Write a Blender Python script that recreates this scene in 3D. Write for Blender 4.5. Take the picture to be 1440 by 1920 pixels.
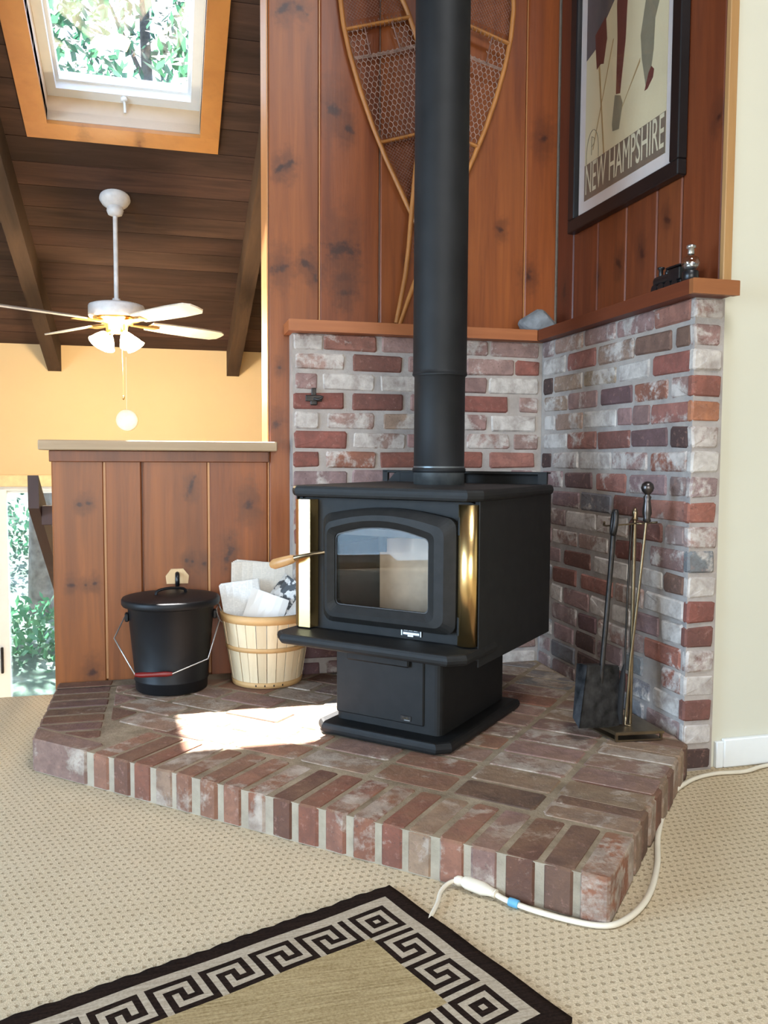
import bpy, bmesh, math, random
from mathutils import Vector, Matrix
random.seed(7)
for o in list(bpy.data.objects): bpy.data.objects.remove(o)
SC = bpy.context.scene
COL = SC.collection
R = math.radians
PI = math.pi

# ------------------------------------------------------------------ camera
HC = .83
yaw, pit, roll = R(14.57), R(3.7), R(.29)
Fh = Vector((math.sin(yaw), math.cos(yaw), 0)); Rh = Vector((math.cos(yaw), -math.sin(yaw), 0)); Zv = Vector((0, 0, 1))
Fv = math.cos(pit)*Fh - math.sin(pit)*Zv
Uv = math.sin(pit)*Fh + math.cos(pit)*Zv
R2 = math.cos(roll)*Rh + math.sin(roll)*Uv
U2 = -math.sin(roll)*Rh + math.cos(roll)*Uv
cam = bpy.data.cameras.new('camera')
cam.sensor_fit = 'VERTICAL'; cam.sensor_height = 36; cam.lens = 1581.8/1920*36
cam.clip_start = .02; cam.clip_end = 200
co = bpy.data.objects.new('camera', cam); COL.objects.link(co)
m = Matrix((R2, U2, -Fv)).transposed().to_4x4(); m.translation = Vector((0, 0, HC))
co.matrix_world = m
SC.camera = co

# ------------------------------------------------------------------ world, sun, window light, exposure
SUN_DIR = Vector((.18, -.51, -1)).normalized()      # direction the light travels
w = bpy.data.worlds.new('sky'); SC.world = w; w.use_nodes = True
nt = w.node_tree; nt.nodes.clear()
wo = nt.nodes.new('ShaderNodeOutputWorld'); bg = nt.nodes.new('ShaderNodeBackground')
sky = nt.nodes.new('ShaderNodeTexSky'); sky.sky_type = 'NISHITA'; sky.sun_disc = False
sky.sun_elevation = math.asin(-SUN_DIR.z); sky.sun_rotation = math.atan2(-SUN_DIR.x, -SUN_DIR.y)
sky.air_density = 1.0; sky.dust_density = 2.0
nt.links.new(sky.outputs[0], bg.inputs[0]); nt.links.new(bg.outputs[0], wo.inputs[0])
bg.inputs[1].default_value = .7
sl = bpy.data.lights.new('sun', 'SUN'); sl.energy = 30; sl.angle = R(.6); sl.color = (1, .985, .96)
so = bpy.data.objects.new('sun', sl); COL.objects.link(so)
so.rotation_euler = SUN_DIR.to_track_quat('-Z', 'Y').to_euler(); so.location = (-1.5, 6, 8)

def area(name, loc, d, sx, sy, e, col):
    l = bpy.data.lights.new(name, 'AREA'); l.shape = 'RECTANGLE'; l.size = sx; l.size_y = sy; l.energy = e; l.color = col
    o = bpy.data.objects.new(name, l); COL.objects.link(o); o.location = loc
    o.rotation_euler = Vector(d).to_track_quat('-Z', 'Z').to_euler(); return o
# daylight entering by the glass doors in the left wall and the windows behind the camera
area('window_light_left', (-3.4, .75, 1.0), (1, .1, -.12), 2.1, 1.8, 118, (.46, .71, 1))
area('window_light_rear', (-.6, -3.35, 1.35), (0, 1, -.08), 3.0, 1.7, 74, (1, .97, .92))

# added overhead fill lamp, out of view under the closed roof
area('overhead_fill_light', (.75, .25, 3.66), (0, -.1, -1), .9, 1.1, 62, (.93, .97, 1))

SC.view_settings.view_transform = 'Standard'
SC.view_settings.look = 'None'
SC.view_settings.exposure = .95
SC.view_settings.gamma = 1
SC.view_settings.use_curve_mapping = False

# ------------------------------------------------------------------ helpers
def empty(name, loc, rz, label, cat, group=None):
    o = bpy.data.objects.new(name, None); COL.objects.link(o)
    o.location = loc; o.rotation_euler = (0, 0, rz); o.empty_display_size = .05
    tag(o, label, cat, group); return o
def tag(o, label=None, cat=None, group=None, kind=None):
    if label: o['label'] = label
    if cat: o['category'] = cat
    if group: o['group'] = group
    if kind: o['kind'] = kind
    return o
def mobj(name, me, parent=None, loc=(0, 0, 0), rz=0, color=None):
    o = bpy.data.objects.new(name, me); COL.objects.link(o)
    o.location = loc; o.rotation_euler = (0, 0, rz)
    if parent: o.parent = parent
    if color: o.color = color
    return o

class MB:
    def __init__(s): s.v = []; s.f = []; s.mi = []; s.sm = []; s.M = Matrix.Identity(4); s.mat = 0
    def add(s, vs, fs, smooth=False):
        b = len(s.v)
        s.v += [tuple(s.M @ Vector(p)) for p in vs]
        for f in fs: s.f.append([b+i for i in f]); s.mi.append(s.mat); s.sm.append(smooth)
        return s
    def box(s, x0, x1, y0, y1, z0, z1, c=0):
        if c <= 0:
            vs = [(x, y, z) for x in (x0, x1) for y in (y0, y1) for z in (z0, z1)]
            return s.add(vs, [(0, 1, 3, 2), (4, 6, 7, 5), (0, 4, 5, 1), (2, 3, 7, 6), (0, 2, 6, 4), (1, 5, 7, 3)])
        bm = bmesh.new(); bmesh.ops.create_cube(bm, size=1)
        for v in bm.verts: v.co = Vector(((x0+x1)/2+v.co.x*(x1-x0), (y0+y1)/2+v.co.y*(y1-y0), (z0+z1)/2+v.co.z*(z1-z0)))
        c = min(c, .49*min(abs(x1-x0), abs(y1-y0), abs(z1-z0)))
        bmesh.ops.bevel(bm, geom=bm.edges[:], offset=c, segments=2 if c > .004 else 1, affect='EDGES', profile=.6)
        return s.bm(bm, c > .004)
    def bm(s, bm, smooth=False):
        bm.verts.index_update()
        s.add([v.co[:] for v in bm.verts], [[v.index for v in f.verts] for f in bm.faces], smooth); bm.free(); return s
    def prism(s, poly, z0, z1, inset=0):
        n = len(poly); c = Vector((sum(p[0] for p in poly)/n, sum(p[1] for p in poly)/n))
        # counter-clockwise footprint
        A = sum(poly[i][0]*poly[(i+1) % n][1]-poly[(i+1) % n][0]*poly[i][1] for i in range(n))
        if A < 0: poly = poly[::-1]
        vs = [(x, y, z0) for x, y in poly]
        fs = [list(range(n))[::-1]]
        if inset:
            vs += [(x, y, z1-inset) for x, y in poly]
            for x, y in poly:
                d = c-Vector((x, y)); L = d.length or 1; k = min(inset*1.5, L*.4)
                vs.append((x+d.x/L*k, y+d.y/L*k, z1))
            for l in (0, 1):
                for i in range(n): j = (i+1) % n; fs.append([l*n+i, l*n+j, (l+1)*n+j, (l+1)*n+i])
            fs.append([2*n+i for i in range(n)])
        else:
            vs += [(x, y, z1) for x, y in poly]
            for i in range(n): j = (i+1) % n; fs.append([i, j, n+j, n+i])
            fs.append([n+i for i in range(n)])
        return s.add(vs, fs)
    def tube(s, pts, r, n=10, closed=False, cap=True, flat=1.0):
        P = [Vector(p) for p in pts]; N = len(P); vs = []; fs = []
        rr = r if isinstance(r, (list, tuple)) else [r]*N
        ref = None
        for i, p in enumerate(P):
            if closed: t = P[(i+1) % N]-P[i-1]
            else: t = P[min(i+1, N-1)]-P[max(i-1, 0)]
            t.normalize()
            if ref is None: ref = Vector((0, 0, 1)) if abs(t.z) < .9 else Vector((1, 0, 0))
            a = t.cross(ref)
            if a.length < 1e-4: a = t.cross(Vector((0, 1, 0)))
            a.normalize(); b = a.cross(t).normalized(); ref = b
            for k in range(n):
                q = 2*PI*k/n; vs.append(p+a*math.cos(q)*rr[i]+b*math.sin(q)*rr[i]*flat)
        for i in range(N if closed else N-1):
            for k in range(n):
                j = (i+1) % N; k2 = (k+1) % n
                fs.append((i*n+k, i*n+k2, j*n+k2, j*n+k))
        s.add(vs, fs, True)
        if cap and not closed:
            s.add(vs[:n], [list(range(n))]); s.add(vs[-n:], [list(range(n))[::-1]])
        return s
    def lathe(s, prof, n=32, c=(0, 0, 0), smooth=True, a0=0, a1=2*PI):
        vs = []; fs = []; full = abs(a1-a0-2*PI) < 1e-6; m_ = n if full else n+1
        for k in range(m_):
            q = a0+(a1-a0)*k/n
            for r, z in prof: vs.append((c[0]+r*math.cos(q), c[1]+r*math.sin(q), c[2]+z))
        L = len(prof)
        for k in range(n):
            k2 = (k+1) % m_
            for i in range(L-1): fs.append((k*L+i, k2*L+i, k2*L+i+1, k*L+i+1))
        return s.add(vs, fs, smooth)
    def ring(s, outer, inner, y0, y1, smooth=False):
        # frame between two loops of (x,z), from y0 (front) to y1 (back)
        n = len(outer); vs = [(x, y0, z) for x, z in outer]+[(x, y0, z) for x, z in inner]+[(x, y1, z) for x, z in outer]+[(x, y1, z) for x, z in inner]
        fs = []
        for i in range(n):
            j = (i+1) % n
            fs += [(i, j, n+j, n+i), (2*n+i, 3*n+i, 3*n+j, 2*n+j), (i, 2*n+i, 2*n+j, j), (n+i, n+j, 3*n+j, 3*n+i)]
        return s.add(vs, fs, smooth)
    def strip(s, poly, w_, y0, y1): pass
    def plate(s, poly, y0, y1):
        # polygon of (x,z) extruded in y
        n = len(poly); vs = [(x, y0, z) for x, z in poly]+[(x, y1, z) for x, z in poly]
        fs = [list(range(n)), [n+i for i in range(n)][::-1]]
        for i in range(n): j = (i+1) % n; fs.append((i, n+i, n+j, j))
        return s.add(vs, fs)
    def mesh(s, name, mats):
        me = bpy.data.meshes.new(name); me.from_pydata(s.v, [], s.f)
        for m_ in (mats if isinstance(mats, (list, tuple)) else [mats]): me.materials.append(m_)
        me.polygons.foreach_set('material_index', s.mi); me.polygons.foreach_set('use_smooth', s.sm)
        bm = bmesh.new(); bm.from_mesh(me); bmesh.ops.recalc_face_normals(bm, faces=bm.faces); bm.to_mesh(me); bm.free()
        me.update(); return me
    def build(s, name, mats, parent=None, loc=(0, 0, 0), rz=0, color=None):
        return mobj(name, s.mesh(name, mats), parent, loc, rz, color)

# ------------------------------------------------------------------ materials
def srgb(r, g, b): return tuple(((c/255)/12.92 if c/255 <= .04045 else ((c/255+.055)/1.055)**2.4) for c in (r, g, b))+(1,)
class N:
    def __init__(s, name):
        s.m = bpy.data.materials.new(name); s.m.use_nodes = True; s.t = s.m.node_tree; s.t.nodes.clear()
        s.out = s.n('ShaderNodeOutputMaterial'); s.b = s.n('ShaderNodeBsdfPrincipled'); s.l(s.b.outputs[0], s.out.inputs[0])
    def n(s, t, **k):
        x = s.t.nodes.new(t)
        for a, v in k.items(): setattr(x, a, v)
        return x
    def l(s, a, b): s.t.links.new(a, b)
    def set(s, **k):
        for a, v in k.items():
            i = s.b.inputs[a.replace('_', ' ')]
            if hasattr(v, 'is_output') or isinstance(v, bpy.types.NodeSocket): s.l(v, i)
            else: i.default_value = v
        return s
    def coord(s, kind='Object', scale=(1, 1, 1), off=None):
        tc = s.n('ShaderNodeTexCoord'); mp = s.n('ShaderNodeMapping'); mp.inputs['Scale'].default_value = scale
        s.l(tc.outputs[kind], mp.inputs['Vector'])
        if off is not None: s.l(off, mp.inputs['Location'])
        return mp.outputs[0]
    def pos(s, scale=(1, 1, 1)):
        g = s.n('ShaderNodeNewGeometry'); mp = s.n('ShaderNodeMapping'); mp.inputs['Scale'].default_value = scale
        s.l(g.outputs['Position'], mp.inputs['Vector']); return mp.outputs[0]
    def noise(s, vec, scale, detail=4, rough=.55, dist=0):
        x = s.n('ShaderNodeTexNoise'); x.inputs['Scale'].default_value = scale; x.inputs['Detail'].default_value = detail
        x.inputs['Roughness'].default_value = rough; x.inputs['Distortion'].default_value = dist
        s.l(vec, x.inputs['Vector']); return x.outputs['Fac']
    def ramp(s, fac, stops):
        x = s.n('ShaderNodeValToRGB'); s.l(fac, x.inputs[0]); e = x.color_ramp.elements
        while len(e) < len(stops): e.new(.5)
        for i, (p, c) in enumerate(stops): e[i].position = p; e[i].color = c if len(c) == 4 else (*c, 1)
        return x.outputs[0]
    def math(s, op, a, b=None, clamp=False):
        x = s.n('ShaderNodeMath', operation=op, use_clamp=clamp)
        for i, v in enumerate((a, b)):
            if v is None: continue
            if isinstance(v, (int, float)): x.inputs[i].default_value = v
            else: s.l(v, x.inputs[i])
        return x.outputs[0]
    def mix(s, fac, a, b, mode='MIX'):
        x = s.n('ShaderNodeMix', data_type='RGBA', blend_type=mode)
        for sock, v in ((x.inputs[0], fac), (x.inputs[6], a), (x.inputs[7], b)):
            if isinstance(v, (int, float)): sock.default_value = v
            elif isinstance(v, tuple): sock.default_value = v if len(v) == 4 else (*v, 1)
            else: s.l(v, sock)
        return x.outputs[2]
    def rng(s, v, a, b, c=0, d=1):
        x = s.n('ShaderNodeMapRange'); x.interpolation_type = 'SMOOTHSTEP'
        s.l(v, x.inputs[0])
        for i, q in enumerate((a, b, c, d)): x.inputs[i+1].default_value = q
        return x.outputs[0]
    def bump(s, h, st=.5, dist=.002):
        x = s.n('ShaderNodeBump'); x.inputs['Strength'].default_value = st; x.inputs['Distance'].default_value = dist
        s.l(h, x.inputs['Height']); s.l(x.outputs[0], s.b.inputs['Normal']); return s

def simple(name, col, rough=.6, metal=0, var=.06, scale=20, bump=.15, coat=0, spec=.5):
    n = N(name); f = n.noise(n.coord(), scale, 4)
    lo = tuple(c*(1-var*2) for c in col[:3])+(1,); hi = tuple(min(1, c*(1+var*2)) for c in col[:3])+(1,)
    n.set(Base_Color=n.ramp(f, [(.3, lo), (.7, hi)]), Roughness=rough, Metallic=metal, Specular_IOR_Level=spec)
    if coat: n.set(Coat_Weight=coat)
    if bump: n.bump(n.noise(n.coord(), scale*8, 3), bump, .001)
    return n.m

def brick_material(name='old_brick', dust=0):
    n = N(name); oi = n.n('ShaderNodeObjectInfo')
    off = n.n('ShaderNodeCombineXYZ')
    for i, k in enumerate((37., 53., 71.)): n.l(n.math('MULTIPLY', oi.outputs['Random'], k), off.inputs[i])
    v = n.coord('Object', (1, 1, 1), off.outputs[0])
    n1 = n.noise(v, 22, 6, .65, .3); n2 = n.noise(v, 9, 5, .6, .6); n3 = n.noise(v, 55, 4, .7); n4 = n.noise(v, 130, 3, .6)
    base = n.mix(n.rng(n1, .35, .7), n.mix(.42, oi.outputs['Color'], (.06, .035, .03)), oi.outputs['Color'])
    base = n.mix(n.rng(n3, .55, .72, 0, .45), base, (.36, .2, .155))
    base = n.mix(n.rng(n4, .62, .7, 0, .5), base, (.07, .05, .045))
    # old lime wash and mortar smears clinging to the face; the brick's own amount sits in its alpha
    thr = n.math('SUBTRACT', .74, n.math('MULTIPLY', oi.outputs['Alpha'], .5))
    wm = n.math('ADD', n2, n.math('MULTIPLY', n.math('SUBTRACT', n3, .5), .35))
    mask = n.math('MULTIPLY', n.math('SUBTRACT', wm, thr), 9, True)
    washc = n.ramp(n1, [(.3, srgb(146, 134, 126)), (.62, srgb(196, 188, 180))])
    if dust: washc = n.mix(1, washc, (.78, .72, .64), 'MULTIPLY')
    fin = n.mix(n.math('MULTIPLY', mask, .88), base, washc)
    if dust:
        gg = n.n('ShaderNodeNewGeometry'); sz = n.n('ShaderNodeSeparateXYZ'); n.l(gg.outputs['True Normal'], sz.inputs[0])
        up = n.rng(sz.outputs[2], .2, .9, .12, 1)      # ash and dust settle on the upper faces
        fin = n.mix(n.math('MULTIPLY', up, n.rng(n.noise(n.pos(), 9, 6, .7), .34, .66, 0, dust)), fin, srgb(128, 98, 74))
    n.set(Base_Color=fin, Roughness=.8 if dust else .88, Specular_IOR_Level=.3)
    h = n.math('ADD', n.math('MULTIPLY', n1, .8), n.math('ADD', n.math('MULTIPLY', n3, .4), n.math('MULTIPLY', mask, .12)))
    n.bump(h, .75, .006); return n.m
def mortar_material(name, a, b, dust=False):
    n = N(name); v = n.pos()
    f = n.noise(v, 14, 6, .65); g = n.noise(v, 120, 3, .7); k = n.noise(v, 3, 3)
    c = n.mix(n.rng(k, .35, .65, 0, .35), n.ramp(f, [(.3, a), (.7, b)]), srgb(176, 160, 144))
    if dust:
        gg = n.n('ShaderNodeNewGeometry'); sz = n.n('ShaderNodeSeparateXYZ'); n.l(gg.outputs['True Normal'], sz.inputs[0])
        c = n.mix(n.rng(sz.outputs[2], .3, .9, 0, .8), c, n.ramp(f, [(.35, srgb(112, 94, 74)), (.65, srgb(150, 132, 108))]))
    n.set(Base_Color=c, Roughness=.95, Specular_IOR_Level=.15)
    n.bump(n.math('ADD', f, n.math('MULTIPLY', g, .5)), .7, .005); return n.m
def wood(name, dark, light, grain=(1, 1, .06), knots=(), plane='XZ', rough=.42, gs=26, rand=.5, knot_col=srgb(44, 16, 10), spec=.5):
    n = N(name); oi = n.n('ShaderNodeObjectInfo')
    off = n.n('ShaderNodeCombineXYZ')
    for i, k in enumerate((9., 17., 13.)): n.l(n.math('MULTIPLY', oi.outputs['Random'], k), off.inputs[i])
    g = n.n('ShaderNodeNewGeometry'); mp = n.n('ShaderNodeMapping'); mp.inputs['Scale'].default_value = grain
    wob = n.pos()
    n.l(g.outputs['Position'], mp.inputs['Vector']); n.l(off.outputs[0], mp.inputs['Location'])
    f = n.noise(mp.outputs[0], gs, 6, .6, 1.1); f2 = n.noise(mp.outputs[0], gs*5, 4, .6); f3 = n.noise(mp.outputs[0], 3.5, 3, .5, .5)
    c = n.ramp(n.math('ADD', n.math('MULTIPLY', f, .55), n.math('MULTIPLY', n.noise(mp.outputs[0], gs*.35, 3, .5, .8), .45)), [(.3, dark), (.68, light)])
    c = n.mix(n.rng(f2, .5, .78, 0, .16), c, tuple(x*.55 for x in dark[:3])+(1,))
    c = n.mix(n.rng(f3, .46, .7, 0, .55), c, tuple(x*.78 for x in dark[:3])+(1,))
    c = n.mix(1, c, n.mix(rand, (1, 1, 1, 1), oi.outputs['Color']), 'MULTIPLY')
    kn = n.noise(wob, 30, 4)
    if knots:
        sep = n.n('ShaderNodeSeparateXYZ'); n.l(g.outputs['Position'], sep.inputs[0]); kn2 = n.noise(wob, 75, 3)
        wobble = n.math('ADD', n.math('SUBTRACT', kn, .5), n.math('MULTIPLY', n.math('SUBTRACT', kn2, .5), .5))
    for kk in knots:
        a, z, r = kk[0], kk[1], kk[2]*1.35; ang, el = (kk[3:] if len(kk) > 3 else (0, 1.15))
        du = n.math('SUBTRACT', sep.outputs[0 if plane == 'XZ' else 1], a); dv = n.math('SUBTRACT', sep.outputs[2], z)
        ca, sa = math.cos(R(ang)), math.sin(R(ang))
        p_ = n.math('DIVIDE', n.math('ADD', n.math('MULTIPLY', du, ca), n.math('MULTIPLY', dv, sa)), el)
        q_ = n.math('ADD', n.math('MULTIPLY', du, -sa), n.math('MULTIPLY', dv, ca))
        d = n.math('SQRT', n.math('ADD', n.math('MULTIPLY', p_, p_), n.math('MULTIPLY', q_, q_)))
        d = n.math('ADD', d, n.math('MULTIPLY', wobble, r*2.2))
        hal = n.math('ADD', n.math('SQRT', n.math('ADD', n.math('MULTIPLY', du, du), n.math('MULTIPLY', n.math('MULTIPLY', dv, dv), .3))), n.math('MULTIPLY', wobble, r*3.5))
        c = n.mix(n.rng(hal, r*.6, r*3.6, .62, 0), c, tuple(x*.6 for x in dark[:3])+(1,))
        c = n.mix(n.rng(d, r*.15, r*1.15, .85, 0), c, knot_col)
    n.set(Base_Color=c, Roughness=rough, Specular_IOR_Level=spec)
    n.bump(n.math('ADD', f, f2), .2, .0015); return n.m
def glass(name, tint=(1, 1, 1, 1), amt=.12, rough=0):
    n = N(name); n.t.nodes.remove(n.b)
    tr = n.n('ShaderNodeBsdfTransparent'); tr.inputs[0].default_value = tint
    gl = n.n('ShaderNodeBsdfGlossy'); gl.inputs['Roughness'].default_value = rough
    fr = n.n('ShaderNodeLayerWeight'); fr.inputs[0].default_value = .5
    mx = n.n('ShaderNodeMixShader'); n.l(n.math('ADD', n.math('MULTIPLY', n.math('POWER', fr.outputs['Facing'], 5.), .8), amt*.5, True), mx.inputs[0])
    n.l(tr.outputs[0], mx.inputs[1]); n.l(gl.outputs[0], mx.inputs[2]); n.l(mx.outputs[0], n.out.inputs[0]); return n.m
def emit(name, col, st):
    n = N(name); n.set(Base_Color=col, Emission_Color=col, Emission_Strength=st, Roughness=.3); return n.m

M_BRICK = brick_material(); M_HBRICK = brick_material('hearth_brick', .5)
M_MORT = mortar_material('wall_mortar', srgb(138, 131, 128), srgb(170, 162, 156))
M_HMORT = mortar_material('hearth_mortar', srgb(128, 118, 100), srgb(166, 155, 134), True)
BK = [(.418, 1.818, .010, 35, 2.4), (.385, 1.80, .009, 40, 2), (.478, 1.49, .011, -42, 2.6), (.39, 1.468, .014, 25, 1.9), (.512, 1.44, .009, -60, 2.2), (.571, 2.014, .019), (.62, 1.955, .010, -30, 2), (.612, 1.452, .018),
      (.618, 1.398, .011, 10, 2), (.60, 1.545, .024, 0, 2.4), (.835, 1.524, .006), (1.297, 1.498, .012, 90, 1.7), (1.19, 1.655, .008, -20, 1.6), (1.352, 1.992, .014), (.40, 2.325, .011, 40, 2.5), (.46, 2.33, .010, -40, 2.5), (.374, .941, .012), (.384, 1.134, .006)]
HK = [(-.271, .67, .006), (-.241, .675, .006, 0, 1.5), (-.301, .408, .006, 0, 1.8), (-.257, .406, .005), (-.227, .411, .006), (.282, .667, .014), (.125, .467, .008), (.068, .477, .006), (.088, .475, .005), (-.237, .115, .010, 30, 1.5), (.085, .73, .008, 70, 4), (.21, .5, .012, 80, 3)]
RK = [(2.463, 1.45, .010, 40, 1.8), (2.593, 1.438, .007), (2.842, 1.44, .012, 90, 1.8), (1.974, 1.721, .010), (2.2, 1.52, .008, 30, 2), (2.33, 1.46, .01, 60, 2.4)]
M_PINE = wood('pine_back', srgb(108, 52, 20), srgb(156, 88, 38), knots=BK, rand=1)
M_PINE_R = wood('pine_right', srgb(88, 44, 26), srgb(132, 74, 40), knots=RK, plane='YZ', rand=1)
M_PINE_H = wood('pine_half', srgb(104, 54, 20), srgb(154, 88, 36), knots=HK, rand=1)
M_MANT = wood('mantel_wood', srgb(136, 76, 42), srgb(166, 102, 60), grain=(.06, .06, 1), rand=1, rough=.5)
M_CAP = wood('cap_wood', srgb(150, 122, 92), srgb(186, 160, 126), grain=(.06, 1, 1), rand=0, rough=.5)
M_TRIM = wood('light_trim', srgb(196, 158, 112), srgb(226, 192, 146), rand=0)
M_GROOVE = wood('bevel_highlight', srgb(158, 104, 60), srgb(190, 138, 88), rand=0)
M_SKYTRIM = wood('skylight_trim', srgb(172, 108, 44), srgb(200, 136, 62), grain=(.3, .3, .3), knots=((-.35, 2.31, .01), (-.1, 2.33, .008)), rand=0, gs=14, knot_col=srgb(120, 64, 24))
M_WELL = wood('skylight_well', srgb(206, 176, 140), srgb(232, 210, 180), grain=(.2, .2, .2), rand=0, gs=14)
M_CEIL = wood('roof_boards', srgb(46, 33, 28), srgb(86, 63, 52), grain=(.12, 1, 1), rand=1, gs=16, rough=.75, spec=.2)
M_BEAM = wood('beam_wood', srgb(50, 38, 30), srgb(88, 66, 50), grain=(1, .1, .1), rand=0, gs=16, rough=.8, spec=.2)
M_RAIL = wood('rail_wood', srgb(58, 34, 30), srgb(78, 48, 40), grain=(1, .1, .1), rand=0, rough=.6)
M_CREAM = simple('cream_paint', srgb(202, 198, 180), .85, var=.01, scale=3, bump=.05)
M_YELLOW = simple('yellow_paint', srgb(222, 192, 146), .85, var=.01, scale=3, bump=.05)
M_WHITE = simple('white_paint', srgb(228, 230, 228), .5, var=.01, bump=.02)
M_BLACKM = simple('stove_black', srgb(24, 23, 22), .6, spec=.28, var=.12, scale=30, bump=.12)
M_BLACKC = simple('cast_black', srgb(30, 29, 28), .62, spec=.3, var=.12, scale=40, bump=.3)
M_PIPE = simple('pipe_black', srgb(24, 24, 25), .6, spec=.32, var=.2, scale=7, bump=.08)
M_BRASS = simple('brass', (.95, .64, .27, 1), .27, 1, var=.03, scale=6, bump=0)
M_STEELD = simple('dark_steel', srgb(60, 56, 54), .42, .8, var=.2, scale=25)
M_BRONZE = simple('aged_bronze', srgb(128, 112, 88), .3, .9, var=.15, scale=20)
M_PEWTER = simple('pewter', srgb(84, 78, 76), .32, .9, var=.1)
M_GALV = simple('galvanised', srgb(150, 156, 158), .35, .8, var=.2, scale=14)
M_WIRE = simple('wire_steel', srgb(190, 190, 188), .3, .9)
M_BUCKET = simple('bucket_black', srgb(18, 18, 20), .5, spec=.3, var=.1, scale=10, bump=.05)
M_RED = simple('red_grip', srgb(110, 22, 20), .35)
M_SPLINT = wood('basket_splint', srgb(208, 184, 146), srgb(232, 214, 180), rand=.6, gs=20, rough=.6)
M_HOOP = wood('basket_hoop', srgb(186, 142, 88), srgb(210, 170, 116), grain=(.3, .3, 1), rand=.3, rough=.6)
M_PLASTIC = simple('cream_plastic', srgb(214, 204, 184), .4, var=.02, bump=0)
M_TAPE = simple('blue_tape', srgb(90, 150, 180), .6)
M_ROCK = simple('grey_stone', srgb(112, 114, 116), .9, var=.2, scale=18, bump=.5)
M_FIREB = simple('firebrick', srgb(214, 200, 182), .95, var=.12, scale=8)
M_SOOT = simple('sooty_steel', srgb(22, 20, 20), .8)
M_ASHW = wood('snowshoe_ash', srgb(140, 84, 36), srgb(190, 126, 62), grain=(1, 1, .2), rand=0, rough=.5)
M_GUT = simple('rawhide', srgb(120, 84, 70), .45, var=.2, scale=60)
M_BABG = simple('babiche', srgb(150, 122, 108), .4, var=.2, scale=60)
M_FRAME = simple('black_frame', srgb(18, 15, 16), .35, bump=0)
M_GLASS = glass('window_glass')
M_SGLASS = glass('stove_glass', (.86, .83, .8, 1), .025)
M_CGLASS = glass('clear_glass', (.9, .92, .92, 1), .25)
M_BULB = emit('frosted_lit', (1, .78, .42, 1), 38)
M_DISC = simple('white_disc', srgb(248, 244, 232), .5, bump=0)

def carpet_material():
    n = N('loop_carpet'); v = n.pos()
    sx = n.n('ShaderNodeSeparateXYZ'); n.l(v, sx.inputs[0])
    px, py = .0160, .0185
    row = n.math('FLOOR', n.math('DIVIDE', sx.outputs[1], py))
    par = n.math('MULTIPLY', n.math('MODULO', n.math('ABSOLUTE', row), 2.), .5)
    fx = n.math('FRACT', n.math('ADD', n.math('ADD', n.math('DIVIDE', sx.outputs[0], px), 500.), par)); fy = n.math('FRACT', n.math('ADD', n.math('DIVIDE', sx.outputs[1], py), 500.))
    dx = n.math('MULTIPLY', n.math('SUBTRACT', fx, .5), 1.0); dy = n.math('MULTIPLY', n.math('SUBTRACT', fy, .5), 1.15)
    d = n.math('SQRT', n.math('ADD', n.math('MULTIPLY', dx, dx), n.math('MULTIPLY', dy, dy)))
    f1 = n.noise(v, 260, 2, .6); f2 = n.noise(v, 6, 4); f3 = n.noise(v, 520, 2, .6)
    d2 = n.math('ADD', d, n.math('MULTIPLY', n.math('SUBTRACT', f1, .5), .35))
    dot = n.rng(d2, .12, .3, 1, 0)
    base = n.ramp(f1, [(.3, srgb(182, 162, 132)), (.7, srgb(216, 198, 168))])
    base = n.mix(n.rng(f2, .4, .7, 0, .3), base, srgb(190, 170, 138))
    c = n.mix(n.math('MULTIPLY', dot, .46), base, srgb(124, 106, 78))
    n.set(Base_Color=c, Roughness=1, Specular_IOR_Level=.05)
    h = n.math('SUBTRACT', n.math('MULTIPLY', f3, .6), n.math('MULTIPLY', dot, .7)); n.bump(h, .8, .004); return n.m
M_CARPET = carpet_material()
def rug_mat(name, a, b):
    n = N(name); v = n.coord('Object', (1, 1, 1)); f = n.noise(v, 200, 3, .7)
    g = n.noise(n.coord('Object', (8, 260, 1)), 1, 3, .6)
    n.set(Base_Color=n.ramp(n.math('ADD', n.math('MULTIPLY', f, .5), n.math('MULTIPLY', g, .5)), [(.38, a), (.62, b)]), Roughness=1, Specular_IOR_Level=.05)
    n.bump(g, .6, .002); return n.m
M_RUGB = rug_mat('rug_black', srgb(22, 16, 13), srgb(44, 32, 26))
M_RUGL = rug_mat('rug_stripe', srgb(146, 132, 112), srgb(176, 162, 142))
M_RUGF = rug_mat('rug_field', srgb(130, 110, 76), srgb(170, 150, 112))

# brick palette: colour + amount of lime wash in alpha
PAL = dict(R=((.24, .088, .065), .14), F=((.17, .07, .055), .1), D=((.07, .042, .036), .0), B=((.17, .095, .07), .12), E=((.15, .085, .085), .12),
           P=((.30, .185, .165), .36), M=((.27, .185, .175), .38), Q=((.30, .13, .10), .34), S=((.30, .12, .08), .52), U=((.33, .22, .165), .5),
           T=((.32, .23, .16), .45), V=((.32, .2, .17), .66), W=((.42, .36, .31), .82), X=((.46, .42, .38), .95), O=((.40, .16, .085), .22), G=((.20, .21, .22), .4))
def bcol(k):
    c, a = PAL[k]; j = random.uniform(.86, 1.14); return (c[0]*j, c[1]*j*random.uniform(.95, 1.05), c[2]*j, max(0, min(1, a+random.uniform(-.05, .05))))

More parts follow.
